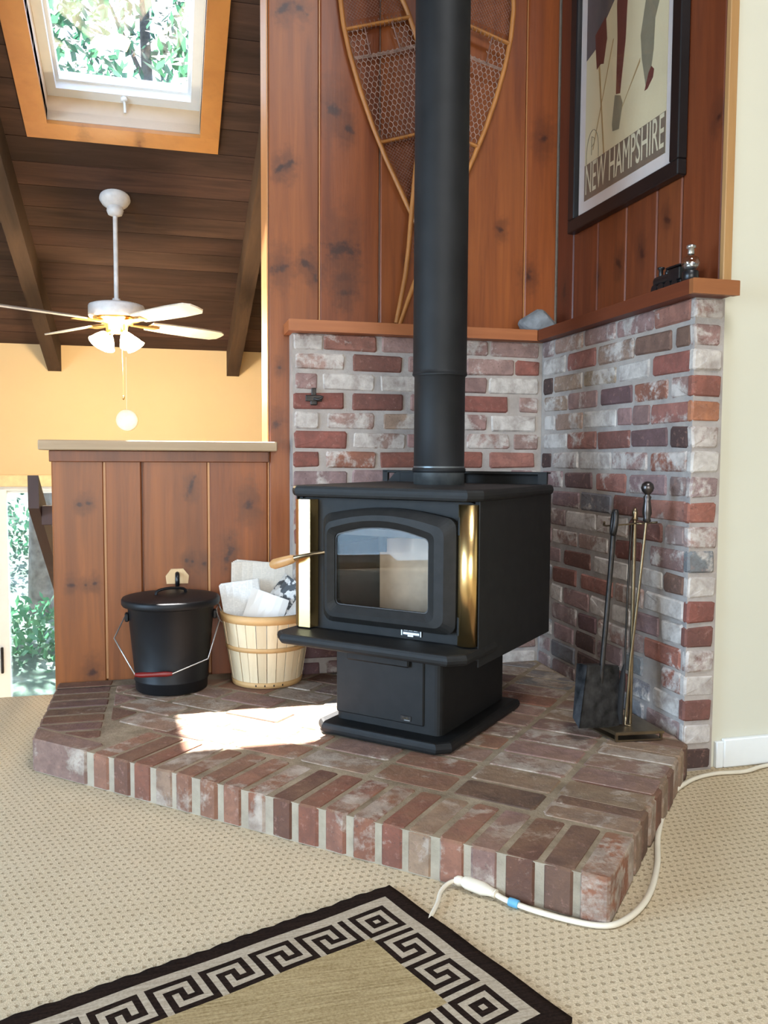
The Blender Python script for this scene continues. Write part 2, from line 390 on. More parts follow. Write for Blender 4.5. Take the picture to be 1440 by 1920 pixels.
# ------------------------------------------------------------------ structure: floors
HZ = .09
WB, WR, WE = 2.83, 1.32, 1.93        # brick face planes: back, right, end of the right wing
PB, PR = 2.91, 1.41                  # pine face planes
def struct(name, mb, mat, color=None, parent=None): return tag(mb.build(name, mat, parent, color=color), kind='structure')
struct('floor', MB().box(-3.5, 4.2, -3.5, 3.09, -.25, 0), M_CARPET)
struct('floor_lower', MB().box(-3.5, 2.5, 3.3, 6.5, -1.7, -1.55), M_CARPET)
stairs = MB()
for k in range(7): stairs.box(-1.5, .3, 3.09+.25*k, 3.34+.25*k, -1.55, -.2*(k+1))
struct('floor_stair', stairs, M_CARPET)

# ------------------------------------------------------------------ structure: plain walls
def zroof(y): return 1.62+.342*(6.5-y) if y > -.5 else 4.014-.342*(-.5-y)
def wall_x(mb, x0, x1, ya, yb, z0, off=.0):       # wall with a sloping top, thick in x
    for a, b in ((ya, min(yb, -.5)), (max(ya, -.5), yb)):
        if b <= a: continue
        za, zb = zroof(a)+off, zroof(b)+off
        mb.add([(x0, a, z0), (x1, a, z0), (x1, b, z0), (x0, b, z0), (x0, a, za), (x1, a, za), (x1, b, zb), (x0, b, zb)],
               [(0, 1, 2, 3), (4, 7, 6, 5), (0, 4, 5, 1), (1, 5, 6, 2), (2, 6, 7, 3), (3, 7, 4, 0)])
    return mb
struct('wall_right', wall_x(MB(), 4.2, 4.32, -3.5, 2.05, -.25), M_CREAM)
# left wall with the opening of the glass doors
w_ = MB(); wall_x(w_, -3.62, -3.5, -3.5, -.35, -1.7); wall_x(w_, -3.62, -3.5, 1.85, 6.5, -1.7); wall_x(w_, -3.62, -3.5, -.35, 1.85, 2.1)
w_.box(-3.62, -3.5, -.35, 1.85, -1.7, .05)
struct('wall_left', w_, M_CREAM)
w_ = MB(); w_.box(-3.5, 4.2, -3.62, -3.5, -.25, .45); w_.box(-3.5, 4.2, -3.62, -3.5, 2.25, 3.0); w_.box(-3.5, -2.15, -3.62, -3.5, .45, 2.25); w_.box(.95, 4.2, -3.62, -3.5, .45, 2.25)
struct('wall_rear', w_, M_CREAM)
# frames and panes of those openings
def pane_window(name, xa, xb, za, zb, y, vertical_x=False, n=2):
    fr = MB(); gl = MB(); t = .05
    def bx(mb, a0, a1, b0, b1, d0, d1):
        if vertical_x: mb.box(y+d0, y+d1, a0, a1, b0, b1)
        else: mb.box(a0, a1, y+d0, y+d1, b0, b1)
    bx(fr, xa, xb, za, za+t, -.03, .03); bx(fr, xa, xb, zb-t, zb, -.03, .03)
    for i in range(n+1):
        q = xa+(xb-xa-t)*i/n; bx(fr, q, q+t, za+t, zb-t, -.03, .03)
    e = tag(fr.build(name, M_WHITE), kind='structure')
    for i in range(n):
        q0 = xa+(xb-xa-t)*i/n+t; q1 = xa+(xb-xa-t)*(i+1)/n
        g_ = MB(); bx(g_, q0, q1, za+t, zb-t, -.003, .003); g_.build('pane', M_GLASS, e)
    return e
pane_window('window_2', -2.15, .95, .45, 2.25, -3.56, False, 3)
pane_window('door_2', -.35, 1.85, .05, 2.1, -3.56, True, 2)
# cream wall beyond the brick wing, its baseboard
w_ = MB(); wall_x(w_, 1.434, 4.2, 1.935, 2.05, -.25, -.0)
struct('wall_front_right', w_, M_CREAM)
w_ = MB().box(1.41, 1.434, 1.935, 2.05, 0, 1.28)
struct('wall_corner', w_, M_CREAM)
bb = MB(); bb.box(1.447, 4.2, 1.918, 1.935, 0, .078, .003); bb.box(1.425, 1.447, 1.921, 1.935, 0, .072, .002)
struct('baseboard_right', bb, M_WHITE)
# partition behind the pine boards, right wing core
w_ = MB(); w_.box(.347, 2.5, PB+.02, 3.08, -.25, 2.5); wall_x(w_, .347, 2.5, PB+.02, 3.08, 2.5, -.0)
struct('wall_partition', w_, M_CREAM)
w_ = MB(); wall_x(w_, PR+.02, PR+.14, 2.05, PB+.02, 0, -.0)
struct('wall_wing', w_, M_CREAM)
# yellow wall with the glass door, right wall of the lower room
DX0, DX1, DZ = -2.6, .2, .61
w_ = MB(); w_.box(-3.5, DX0, 6.5, 6.65, -1.7, 1.75); w_.box(DX1, 2.5, 6.5, 6.65, -1.7, 1.75); w_.box(DX0, DX1, 6.5, 6.65, DZ, 1.75)
struct('wall_back', w_, M_YELLOW)
w_ = MB(); wall_x(w_, 2.5, 2.6, 3.08, 6.5, -1.7)
struct('wall_lower_right', w_, M_YELLOW)
struct('wall_step', MB().box(-3.5, 2.5, 3.05, 3.088, -1.7, -.25), M_CREAM)
# glass door
d1 = MB(); d1.box(DX0, DX1, 6.52, 6.6, DZ-.03, DZ); d1.box(DX0, DX0+.05, 6.52, 6.6, -1.55, DZ-.03); d1.box(DX1-.05, DX1, 6.52, 6.6, -1.55, DZ-.03); d1.box(DX0+.05, DX1-.05, 6.52, 6.6, -1.55, -1.5)
door = struct('door_1', d1, M_WHITE)
for (a, b, y) in ((DX0+.05, -1.098, 6.53), (-1.2, DX1-.05, 6.57)):
    st = MB(); st.box(a, a+.07, y-.02, y+.02, -1.5, DZ-.03); st.box(b-.075, b, y-.02, y+.02, -1.5, DZ-.03); st.box(a+.07, b-.075, y-.02, y+.02, -1.5, -1.42); st.box(a+.07, b-.075, y-.02, y+.02, DZ-.05, DZ-.03)
    s_ = st.build('door_sash', M_WHITE, door); MB().box(a+.07, b-.075, y-.003, y+.003, -1.42, DZ-.05).build('pane', M_GLASS, s_)
MB().box(-1.158, -1.14, 6.49, 6.512, -.74, -.55, .004).build('handle', M_STEELD, door)
sh = MB().box(DX0, DX1, 6.46, 6.5, DZ+.0, DZ+.085, .012)
struct('trim_1', sh, simple('shade_cloth', srgb(236, 206, 156), .8))

# ------------------------------------------------------------------ ceiling of boards, with the skylight opening
SLP = math.atan(.342); cs, sn = math.cos(SLP), math.sin(SLP)
def RP(x, y, off): return (x, y+off*sn, zroof(y)+off*cs)       # point on the slope, off = distance above the boards' face
SX0, SX1, SY0, SY1 = -.508, .183, 3.42, 4.27
ceil_ = tag(MB().add([RP(-3.6, -.5, .05), RP(4.3, -.5, .05), RP(4.3, SY0-.02, .05), RP(-3.6, SY0-.02, .05), RP(-3.6, -.5, .09), RP(4.3, -.5, .09), RP(4.3, SY0-.02, .09), RP(-3.6, SY0-.02, .09)],
             [(0, 1, 2, 3), (4, 7, 6, 5), (0, 4, 5, 1), (1, 5, 6, 2), (2, 6, 7, 3), (3, 7, 4, 0)]).build('ceiling', M_CEIL), kind='structure')
def slab(mb, x0, x1, y0, y1, o0, o1):
    return mb.add([RP(x0, y0, o0), RP(x1, y0, o0), RP(x1, y1, o0), RP(x0, y1, o0), RP(x0, y0, o1), RP(x1, y0, o1), RP(x1, y1, o1), RP(x0, y1, o1)],
                  [(0, 1, 2, 3), (4, 7, 6, 5), (0, 4, 5, 1), (1, 5, 6, 2), (2, 6, 7, 3), (3, 7, 4, 0)])
cov = MB()
for a, b, c, d in ((-3.6, SX0-.02, SY0-.02, SY1+.02), (SX1+.02, 4.3, SY0-.02, SY1+.02), (-3.6, 4.3, SY1+.02, 6.9)): slab(cov, a, b, c, d, .05, .09)
struct('roof', cov, M_BEAM)
back = MB().add([(-3.6, -3.7, zroof(-3.7)), (4.3, -3.7, zroof(-3.7)), (4.3, -.5, 4.014), (-3.6, -.5, 4.014), (-3.6, -3.7, zroof(-3.7)+.1), (4.3, -3.7, zroof(-3.7)+.1), (4.3, -.5, 4.114), (-3.6, -.5, 4.114)],
                [(0, 1, 2, 3), (4, 7, 6, 5), (0, 4, 5, 1), (1, 5, 6, 2), (2, 6, 7, 3), (3, 7, 4, 0)])
struct('ceiling_rear', back, M_CEIL)
y = 6.5; pw = .175
while y > -.5:
    y0 = max(-.5, y-pw); g = .004
    spans = [(-3.5, 4.2)]
    segs = []
    if y0 < SY1 and y > SY0: segs = [(-3.5, SX0, y0, y), (SX1, 4.2, y0, y)]
    else: segs = [(-3.5, 4.2, y0, y)]
    t = random.uniform(.75, 1.25)
    for (a, b, c, d) in segs:
        # where a board crosses the edge of the opening it stops there
        if len(segs) == 2:
            for (cc, dd) in ((c, min(d, SY0)), (max(c, SY1), d)):
                if dd-cc > .01: slab(MB(), SX0, SX1, cc, dd-g, 0, .05).build('plank', M_CEIL, ceil_, color=(t, t, t, 1)) if a < -1 else None
        slab(MB(), a, b, c, d-g, 0, .05).build('plank', M_CEIL, ceil_, color=(t, t*random.uniform(.94, 1.0), t*.97, 1))
    y = y0
k_ = 0
for bx0 in (-3.32, -2.06, -.80, .46, 1.72, 2.98):
    for (ya, yb) in ((-.5, 6.5),):
        b_ = MB()
        y1_ = 6.5 if bx0 < 1.5 else 2.9
        y0_ = -.5
        b_.add([(bx0, y0_, zroof(y0_)-.185), (bx0+.09, y0_, zroof(y0_)-.185), (bx0+.09, y1_, zroof(y1_)-.185), (bx0, y1_, zroof(y1_)-.185),
                (bx0, y0_, zroof(y0_)+.01), (bx0+.09, y0_, zroof(y0_)+.01), (bx0+.09, y1_, zroof(y1_)+.01), (bx0, y1_, zroof(y1_)+.01)],
               [(0, 1, 2, 3), (4, 7, 6, 5), (0, 4, 5, 1), (1, 5, 6, 2), (2, 6, 7, 3), (3, 7, 4, 0)])
        b_.build('beam', M_BEAM, ceil_)
# skylight
sk = MB()
slab(sk, SX0-.02, SX0, SY0-.02, SY1+.02, -.004, .24); slab(sk, SX1, SX1+.02, SY0-.02, SY1+.02, -.004, .24); slab(sk, SX0, SX1, SY1, SY1+.02, -.004, .24); slab(sk, SX0, SX1, SY0-.02, SY0, -.004, .24)
win = struct('window_1', sk, M_WELL)
for (a, b, c, d) in ((SX0-.1, SX0-.0, SY0-.1, SY1), (SX1, SX1+.09, SY0-.1, SY1), (SX0-.1, SX1+.09, SY1, SY1+.1), (SX0, SX1, SY0-.1, SY0)):
    slab(MB(), a, b, c, d, -.024, -.001).build('trim_board', M_SKYTRIM, win)
for (i, o0, o1) in ((0.0, .13, .19), (.022, .17, .215)):
    t = .042 if i == 0 else .035
    a, b, c, d = SX0+i, SX1-i, SY0+i, SY1-i
    f_ = MB(); slab(f_, a, a+t, c, d, o0, o1); slab(f_, b-t, b, c, d, o0, o1); slab(f_, a+t, b-t, d-t*1.2, d, o0, o1); slab(f_, a+t, b-t, c, c+t, o0, o1)
    f_.build('sash', M_WHITE, win)
slab(MB(), SX0+.05, SX1-.05, SY0+.05, SY1-.05, .19, .196).build('pane', M_GLASS, win)
lt = MB(); c_ = RP(-.165, SY1-.03, .125); lt.lathe([(0, .012), (.016, .01), (.016, -.01), (0, -.012)], 16, c_); lt.tube([c_, (c_[0]+.003, c_[1]+.004, c_[2]-.06)], .006, 8)
lt.build('latch', M_WHITE, win)

w3 = MB()  # made-up skylight frame added around the overhead fill lamp, no opening behind
for (a, b, c, d) in ((.2, .26, -.42, .92), (1.24, 1.3, -.42, .92), (.26, 1.24, -.42, -.36), (.26, 1.24, .86, .92)): slab(w3, a, b, c, d, -.03, -.002)
w3 = struct('fill_light_frame', w3, M_WHITE)
slab(MB(), .26, 1.24, -.36, .86, -.016, -.008).build('pane', M_GLASS, w3)
# ------------------------------------------------------------------ pine walls of separate boards
def board(x0, x1, z0, z1, mat, parent, color, face_y, along='X', th=.02, ztop=None, g=.0025, ch=.004):
    # vertical board with chamfered long edges facing the room
    a, b = x0+g, x1-g
    prof = [(a, th), (a, ch), (a+ch, 0), (b-ch, 0), (b, ch), (b, th)]
    n = len(prof); vs = []
    for p, q in prof:
        X, Y = (p, face_y+q) if along == 'X' else (face_y+q, p)
        zt = z1 if ztop is None else min(z1, zroof(Y)-.003)
        vs += [(X, Y, z0), (X, Y, zt)]
    fs = [(2*i, 2*((i+1) % n), 2*((i+1) % n)+1, 2*i+1) for i in range(n)]+[[2*i for i in range(n)][::-1], [2*i+1 for i in range(n)]]
    return MB().add(vs, fs).build('plank', mat, parent, color=color)
pb = struct('wall_pine', MB().box(.347, 1.43, PB+.014, PB+.0195, 0, 2.8), M_MORT)
for (a, b, c) in ((.347, .523, (1.04, 1.02, 1)), (.523, .736, (.74, .62, .58)), (.736, .95, (.84, .74, .7)), (.95, 1.283, (1.0, .94, .88)), (1.283, 1.41, (.9, .78, .7))):
    board(a, b, .0, 3.2, M_PINE, pb, (*c, 1), PB, ztop=1)
for xx in (.523, 1.283): MB().box(xx-.002, xx+.002, PB+.0025, PB+.006, 1.28, 2.78).build('bevel_highlight_strip', M_GROOVE, pb)  # pale strips paint in the highlight along the V-groove seams
MB().box(.343, .347, PB+.004, 3.085, 0, 2.79).build('end_casing', wood('casing_wood', srgb(176, 112, 60), srgb(206, 144, 86), rand=0), pb)
pr = struct('wall_pine_right', MB().box(PR+.014, PR+.0195, 1.96, PB-.004, 0, 2.8), M_MORT)
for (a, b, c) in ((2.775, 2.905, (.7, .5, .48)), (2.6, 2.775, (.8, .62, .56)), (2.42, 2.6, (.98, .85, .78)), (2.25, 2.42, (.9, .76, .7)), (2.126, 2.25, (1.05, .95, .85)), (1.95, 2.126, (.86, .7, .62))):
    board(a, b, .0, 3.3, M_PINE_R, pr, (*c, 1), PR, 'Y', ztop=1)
tr = MB(); tr.box(1.408, 1.4335, 1.931, 1.949, 1.2835, zroof(1.95)-.03, .002)
struct('trim_2', tr, wood('corner_trim', srgb(150, 108, 62), srgb(184, 144, 96), rand=0))

# ------------------------------------------------------------------ half wall with its cap
hw = struct('wall_half', MB().box(-.357, .346, PB+.02, 3.04, 0, .846), M_PINE_H)
for (a, b, c) in ((-.357, -.192, (1.0, .98, .92)), (-.192, -.073, (.9, .84, .76)), (-.073, .143, (.86, .8, .74)), (.143, .3445, (.9, .78, .72))):
    board(a, b, .0, .812, M_PINE_H, hw, (*c, 1), PB, th=.0195)
for xx in (-.192, .143): MB().box(xx-.0035, xx+.0035, PB+.002, PB+.006, .09, .81).build('bevel_highlight_strip', M_GROOVE, hw)
MB().box(-.36, .3445, PB-.012, PB-.0005, .811, .848, .002).build('trim_board', M_PINE_H, hw, color=(.72, .62, .58, 1))
MB().box(-.388, .37, 2.862, 3.10, .8485, .881, .003).build('wall_cap', M_CAP, hw)

# ------------------------------------------------------------------ brick walls
_bc = {}
def brick_mesh(wd, ht, dp):
    key = (round(wd/.006), round(ht/.003), round(dp/.01), random.randrange(3))
    if key in _bc: return _bc[key]
    wd, ht, dp = key[0]*.006, key[1]*.003, key[2]*.01
    rnd = random.Random(str(key)); c = .005
    def j(s=.0024): return rnd.uniform(-s, s)
    # 8-point rounded outline of the face, front lip set back
    hw_, hh = wd/2, ht/2; k = min(.0055, hw_*.4)
    outl = [(-hw_+k, -hh), (hw_-k, -hh), (hw_, -hh+k), (hw_, hh-k), (hw_-k, hh), (-hw_+k, hh), (-hw_, hh-k), (-hw_, -hh+k)]
    outl = [(x+j(), z+j()) for x, z in outl]
    vs = [(x, dp, z) for x, z in outl]+[(x, c, z) for x, z in outl]+[(x*(1-c/hw_), j(.0012), z*(1-c/hh)) for x, z in outl]
    vs.append((j(.01), -.0012, j(.004)))
    fs = [list(range(8))]
    for l in (0, 1):
        for i in range(8): fs.append((l*8+i, l*8+(i+1) % 8, (l+1)*8+(i+1) % 8, (l+1)*8+i))
    for i in range(8): fs.append((16+i, 16+(i+1) % 8, 24))
    mb = MB(); mb.add(vs, fs, False); _bc[key] = mb.mesh('brick', M_BRICK); return _bc[key]
RW=[([(2.739,2.824,'M'),(2.528,2.722,'U'),(2.323,2.513,'P'),(2.117,2.311,'P'),(1.92,2.107,'Q')],'V'),([(2.645,2.81,'W'),(2.437,2.629,'Q'),(2.213,2.419,'U'),(2.026,2.205,'B'),(1.92,2.007,'B')],'V'),([(2.745,2.813,'D'),(2.527,2.728,'T'),(2.313,2.513,'T'),(2.129,2.297,'X'),(1.92,2.111,'R')],'X'),([(2.629,2.805,'U'),(2.426,2.619,'P'),(2.218,2.4,'E'),(2.036,2.203,'S'),(1.92,2.02,'V')],'R'),([(2.723,2.802,'W'),(2.517,2.712,'U'),(2.307,2.507,'W'),(2.219,2.299,'P'),(2.123,2.212,'P'),(1.926,2.116,'Q')],'O'),([(2.629,2.805,'X'),(2.425,2.619,'Q'),(2.224,2.412,'F'),(2.034,2.216,'E'),(1.92,2.017,'D')],'V'),([(2.745,2.826,'D'),(2.545,2.729,'V'),(2.331,2.525,'W'),(2.131,2.322,'V'),(1.919,2.113,'S')],'X'),([(2.655,2.812,'M'),(2.447,2.629,'E'),(2.242,2.42,'Q'),(2.034,2.218,'M'),(1.929,2.018,'M')],'M'),([(2.74,2.825,'M'),(2.529,2.726,'M'),(2.323,2.518,'G'),(2.12,2.309,'F'),(1.929,2.112,'Q')],'S'),([(2.761,2.828,'M'),(2.627,2.736,'M'),(2.417,2.616,'X'),(2.226,2.407,'V'),(2.047,2.213,'F'),(1.936,2.029,'M')],'V'),([(2.733,2.828,'M'),(2.54,2.721,'V'),(2.341,2.529,'V'),(2.147,2.29,'F'),(1.93,2.102,'P')],'G'),([(2.657,2.828,'M'),(2.447,2.628,'F'),(2.22,2.421,'X'),(2.038,2.144,'X'),(1.933,2.03,'B')],'W'),([(2.728,2.828,'G'),(2.54,2.709,'F'),(2.307,2.507,'Q'),(2.132,2.288,'V'),(1.937,2.116,'X')],'R'),([(2.744,2.828,'M'),(2.64,2.725,'X'),(2.452,2.628,'P'),(2.332,2.441,'V'),(2.196,2.304,'X'),(2.051,2.179,'M'),(1.941,2.035,'X')],'F'),([(2.748,2.828,'G'),(2.534,2.71,'M'),(2.398,2.518,'E'),(2.211,2.383,'V'),(2.126,2.198,'M'),(1.945,2.118,'S')],'V'),([(2.72,2.828,'G'),(2.554,2.695,'M'),(2.405,2.537,'D'),(2.243,2.39,'M'),(2.124,2.225,'G'),(1.917,2.029,'S')],'X'),([(2.73,2.828,'M'),(2.54,2.711,'G'),(2.372,2.518,'D'),(2.205,2.353,'F'),(2.088,2.188,'G'),(1.932,2.072,'X')],'F'),([(2.727,2.828,'M'),(2.537,2.702,'M'),(2.311,2.493,'G'),(2.118,2.292,'G'),(1.929,2.101,'M')],'W'),([],'D')]
BW=[[(0.424,0.521,'V'),(0.526,0.705,'Q'),(0.73,0.892,'P'),(0.932,1.114,'V'),(1.126,1.31,'P')],[(0.425,0.595,'V'),(0.624,0.798,'F'),(0.823,1.003,'P'),(1.032,1.213,'P'),(1.221,1.314,'R')],[(0.422,0.503,'P'),(0.519,0.698,'X'),(0.719,0.892,'W'),(0.947,1.11,'P'),(1.118,1.31,'X')],[(0.42,0.595,'R'),(0.624,0.801,'F'),(0.827,1.003,'P'),(1.024,1.193,'R'),(1.233,1.314,'P')],[(0.425,0.507,'W'),(0.536,0.702,'V'),(0.73,0.892,'T'),(0.947,1.11,'V'),(1.13,1.302,'X')],[(0.422,0.602,'R'),(0.624,0.812,'V'),(0.819,1.003,'P'),(1.04,1.201,'V'),(1.217,1.31,'P')],[(0.419,0.509,'R'),(0.533,0.703,'S'),(0.723,0.892,'R'),(0.947,1.098,'R'),(1.126,1.298,'Q')],[(0.42,0.603,'M'),(0.624,0.827,'M'),(0.837,1.003,'M'),(1.032,1.11,'M'),(1.118,1.197,'M'),(1.205,1.31,'M')]]
for r_ in range(8, 18):
    row = []; x = .422; first = random.choice((.1, .18))
    if r_ % 2: first = .09
    else: first = .18
    while x < 1.27:
        L = min(first, 1.312-x); row.append((x, x+L, random.choice('MGPMVEXM' if r_ > 10 else 'MPVQMR'))); x += L+.022; first = .18
    BW.append(row)
CO = .0658; TOPZ = 1.25
bw = struct('wall_brick_back', MB().box(.418, 1.409, WB+.0045, PB-.001, .0, 1.2435), M_MORT)
br = struct('wall_brick_right', MB().box(WR+.0045, PR-.0005, WE+.0, WB+.003, .0, 1.2435), M_MORT)
def place(parent, face, a0, a1, row, k, dp=.05):
    z = TOPZ-CO*(row+.5); L = max(.03, a1-a0+.002); me = brick_mesh(L, .0565+random.uniform(-.0025, .002), dp)
    c = (a0+a1)/2; pr_ = random.uniform(-.002, .0015)
    loc, rz = {'B': ((c, WB+pr_, z), 0), 'R': ((WR+pr_, c, z), -PI/2), 'E': ((c, WE-.012+pr_, z), 0)}[face]
    mobj('brick', me, parent, loc, rz+random.uniform(-.006, .006), bcol(k))
for i, row in enumerate(BW):
    for a, b, k in row:
        a += random.uniform(-.002, .004); place(bw, 'B', max(a, .42), min(b, 1.312), i, k)
for i, (row, e) in enumerate(RW):
    for a, b, k in row: place(br, 'R', max(a, WE+.011), min(b, 2.82), i, k)
    place(br, 'E', 1.3195+random.uniform(0, .003), 1.402+random.uniform(-.004, .004), i, e, .02)
MB().box(1.3225, 1.409, WE-.008, WE-.0005, 0, 1.2435).build('mortar', M_MORT, br)

# ------------------------------------------------------------------ hearth of bricks on edge
L0 = Vector((-.345, 2.335)); R0 = Vector((.752, 1.296)); e1 = (R0-L0).normalized(); e2 = Vector((-e1.y, e1.x)); LL = (R0-L0).length
def HP(s, t): p = L0+e1*s+e2*t; return (p.x, p.y)
tw = (1.316-R0.x)/e2.x
RC = R0+e2*tw
foot = [tuple(L0), tuple(R0), tuple(RC), (1.318, 2.827), (.422, 2.827), (.422, 2.9), (-.345, 2.9)]
hearth = empty('hearth', (0, 0, 0), 0, 'raised brick hearth platform on the carpet carrying the black stove', 'hearth')
c0 = Vector((.5, 2.3))
inn = [tuple(Vector(p)-(Vector(p)-c0).normalized()*.007) if i < 3 else p for i, p in enumerate(foot)]
mb_ = MB(); mb_.prism([inn[0], inn[1], inn[2], inn[3], (.422, 2.827), (-.34, 2.827)], 0.0, HZ-.0035); mb_.prism([(-.341, 2.82), (.4155, 2.82), (.4155, 2.902), (-.341, 2.902)], 0, HZ-.0035)
mb_.build('mortar_bed', M_HMORT, hearth)
def clip(poly, p, nrm):        # keep the side where (q-p).n >= 0
    out = []
    for i in range(len(poly)):
        a, b = Vector(poly[i]), Vector(poly[(i+1) % len(poly)]); da, db = (a-p).dot(nrm), (b-p).dot(nrm)
        if da >= 0: out.append(tuple(a))
        if da*db < 0: q = a+(b-a)*(da/(da-db)); out.append(tuple(q))
    return out
def parea(p): return abs(sum(p[i][0]*p[(i+1) % len(p)][1]-p[(i+1) % len(p)][0]*p[i][1] for i in range(len(p))))/2 if len(p) > 2 else 0
def hcol(k):
    c = bcol(k); g_ = 1.14 if k in 'RFQSO' else 1.03; return (c[0]*.86, c[1]*g_*.8, c[2]*.74, min(1, c[3]+random.uniform(.0, .15)))
def hbrick(poly, k, z0=.004, top=None, mat=None):
    # corners nicked a little so the outline is not a clean rectangle
    if parea(poly) < .0006: return
    n = len(poly); out = []
    for i in range(n):
        p, a, b = Vector(poly[i]), Vector(poly[i-1]), Vector(poly[(i+1) % n])
        k_ = .006
        out.append(tuple(p+(a-p).normalized()*min(k_, (a-p).length*.3)+Vector((random.uniform(-.0015, .0015), random.uniform(-.0015, .0015)))))
        out.append(tuple(p+(b-p).normalized()*min(k_, (b-p).length*.3)+Vector((random.uniform(-.0015, .0015), random.uniform(-.0015, .0015)))))
    c = Vector((sum(p[0] for p in out)/len(out), sum(p[1] for p in out)/len(out)))
    loc = [(p[0]-c.x, p[1]-c.y) for p in out]
    zt = (top or HZ)+random.uniform(-.0025, .0)
    MB().prism(loc, 0, zt-z0, .004).build('brick', mat or M_HBRICK, hearth, (c.x, c.y, z0), color=hcol(k))
FR = [(-1.707,-1.655),(-1.636,-1.582),(-1.565,-1.512),(-1.492,-1.442),(-1.425,-1.381),(-1.353,-1.302),(-1.281,-1.231),(-1.208,-1.163),(-1.138,-1.088),(-1.07,-1.019),(-0.998,-0.949),(-0.926,-0.878),(-0.859,-0.813),(-0.796,-0.747),(-0.723,-0.674),(-0.656,-0.603),(-0.585,-0.526),(-0.508,-0.452),(-0.438,-0.386)]
FC = 'QFRUQQQSFRQSRTQPFBS'
for (a, b), k in zip(FR, FC):
    s0, s1 = (a+1.938)*.972-.003, (b+1.938)*.972+.003
    hbrick([HP(s0, 0), HP(s1, 0), HP(s1, .196), HP(s0, .196)], k)
# corner brick at the left end of the front
P_ = Vector; cl = [HP(0, 0), HP(.19, 0), HP(.19, .05), HP(.0, .05)]
hbrick(clip([HP(-.1, 0), HP(.2, 0), HP(.2, .062), HP(-.1, .062)], P_((-.345, 0)), P_((1, 0))), 'P')
# left border: bricks on edge, long axis across
yy = 2.895; i = 0
for k in 'FEBEBFEF':
    y1 = yy; y0 = yy-.062
    q = [(-.345, y0), (-.172, y0), (-.172, y1), (-.345, y1)]
    q = clip(q, P_(HP(0, .072)), e2)
    hbrick(q, k, top=HZ-.001); yy = y0-.013
# small triangle bricks behind the corner
for (s0, s1, t0, t1, k) in ((.215, .40, .205, .262, 'F'),):
    hbrick([HP(s0, t0), HP(s1, t0), HP(s1, t1), HP(s0, t1)], k)
# right border: bricks on edge, long axis along the front direction
t = .208
for k in 'UBUFTBUTBT':
    q = [HP(LL-.193, t), HP(LL, t), HP(LL, t+.058), HP(LL-.193, t+.058)]
    q = clip(q, P_((1.313, 0)), P_((-1, 0))); q = clip(q, P_((0, 2.82)), P_((0, -1)))
    if t < tw: hbrick(q, k)
    t += .071
# field of bricks laid flat
t = .210; row = 0
while t < 2.2:
    s = LL-.205-.205*9-(.1 if row % 2 and False else 0)
    j = 0
    while s < LL-.2+ (0 if t < tw-.03 else .8):
        sh_ = .1 if (row % 2 and s < LL-.95) else 0
        a, b = s+.006+sh_, s+.199+sh_
        q = [HP(a, t+.006), HP(b, t+.006), HP(b, t+.099), HP(a, t+.099)]
        if sh_ and s+.205 >= LL-.95: q = [HP(a, t+.006), HP(s+.199, t+.006), HP(s+.199, t+.099), HP(a, t+.099)]
        q = clip(q, P_((-.158, 0)), P_((1, 0)))
        for p_, n_ in (((1.312, 0), (-1, 0)), ((0, 2.822), (0, -1))):
            if q: q = clip(q, P_(p_), P_(n_))
        if q and parea(q) > .001:
            cx, cy = sum(p[0] for p in q)/len(q), sum(p[1] for p in q)/len(q)
            k = random.choice('PTUBPQ')
            if cx > .8: k = random.choice('TUVPQP')
            if cy > 2.4 and cx > .5: k = random.choice('GMEVGB')
            if abs(s-(LL-.205*2-.0)) < .05 and row == 0: k = 'D'
            hbrick(q, k)
        s += .205; j += 1
    t += .105; row += 1

# ------------------------------------------------------------------ mantel shelf
mz0, mz1 = 1.2437, 1.2815
mant = empty('mantel_shelf', (1.28, 2.78, mz0), 0, 'orange-brown wooden ledge capping the brick surround in the corner', 'shelf')
def pm(poly, z0, z1): return [(x-1.28, y-2.78) for x, y in poly]
mb_ = MB(); mb_.prism(pm([(.398, 2.78), (1.279, 2.78), (1.279, 2.7815), (1.405, 2.905), (.398, 2.905)], 0, 0), 0, mz1-mz0, .0015)
mb_.build('shelf_board', M_MANT, mant, color=(1.12, 1.1, 1.05, 1))
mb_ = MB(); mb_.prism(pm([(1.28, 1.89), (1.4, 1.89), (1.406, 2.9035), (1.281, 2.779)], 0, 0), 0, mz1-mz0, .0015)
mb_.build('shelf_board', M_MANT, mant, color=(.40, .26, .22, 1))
mb_ = MB(); mb_.prism(pm([(1.2795, 1.872), (1.415, 1.872), (1.408, 1.889), (1.2795, 1.889)], 0, 0), 0, mz1-mz0, .0015)
mb_.build('shelf_end_board', M_MANT, mant, color=(.82, .86, .8, 1))

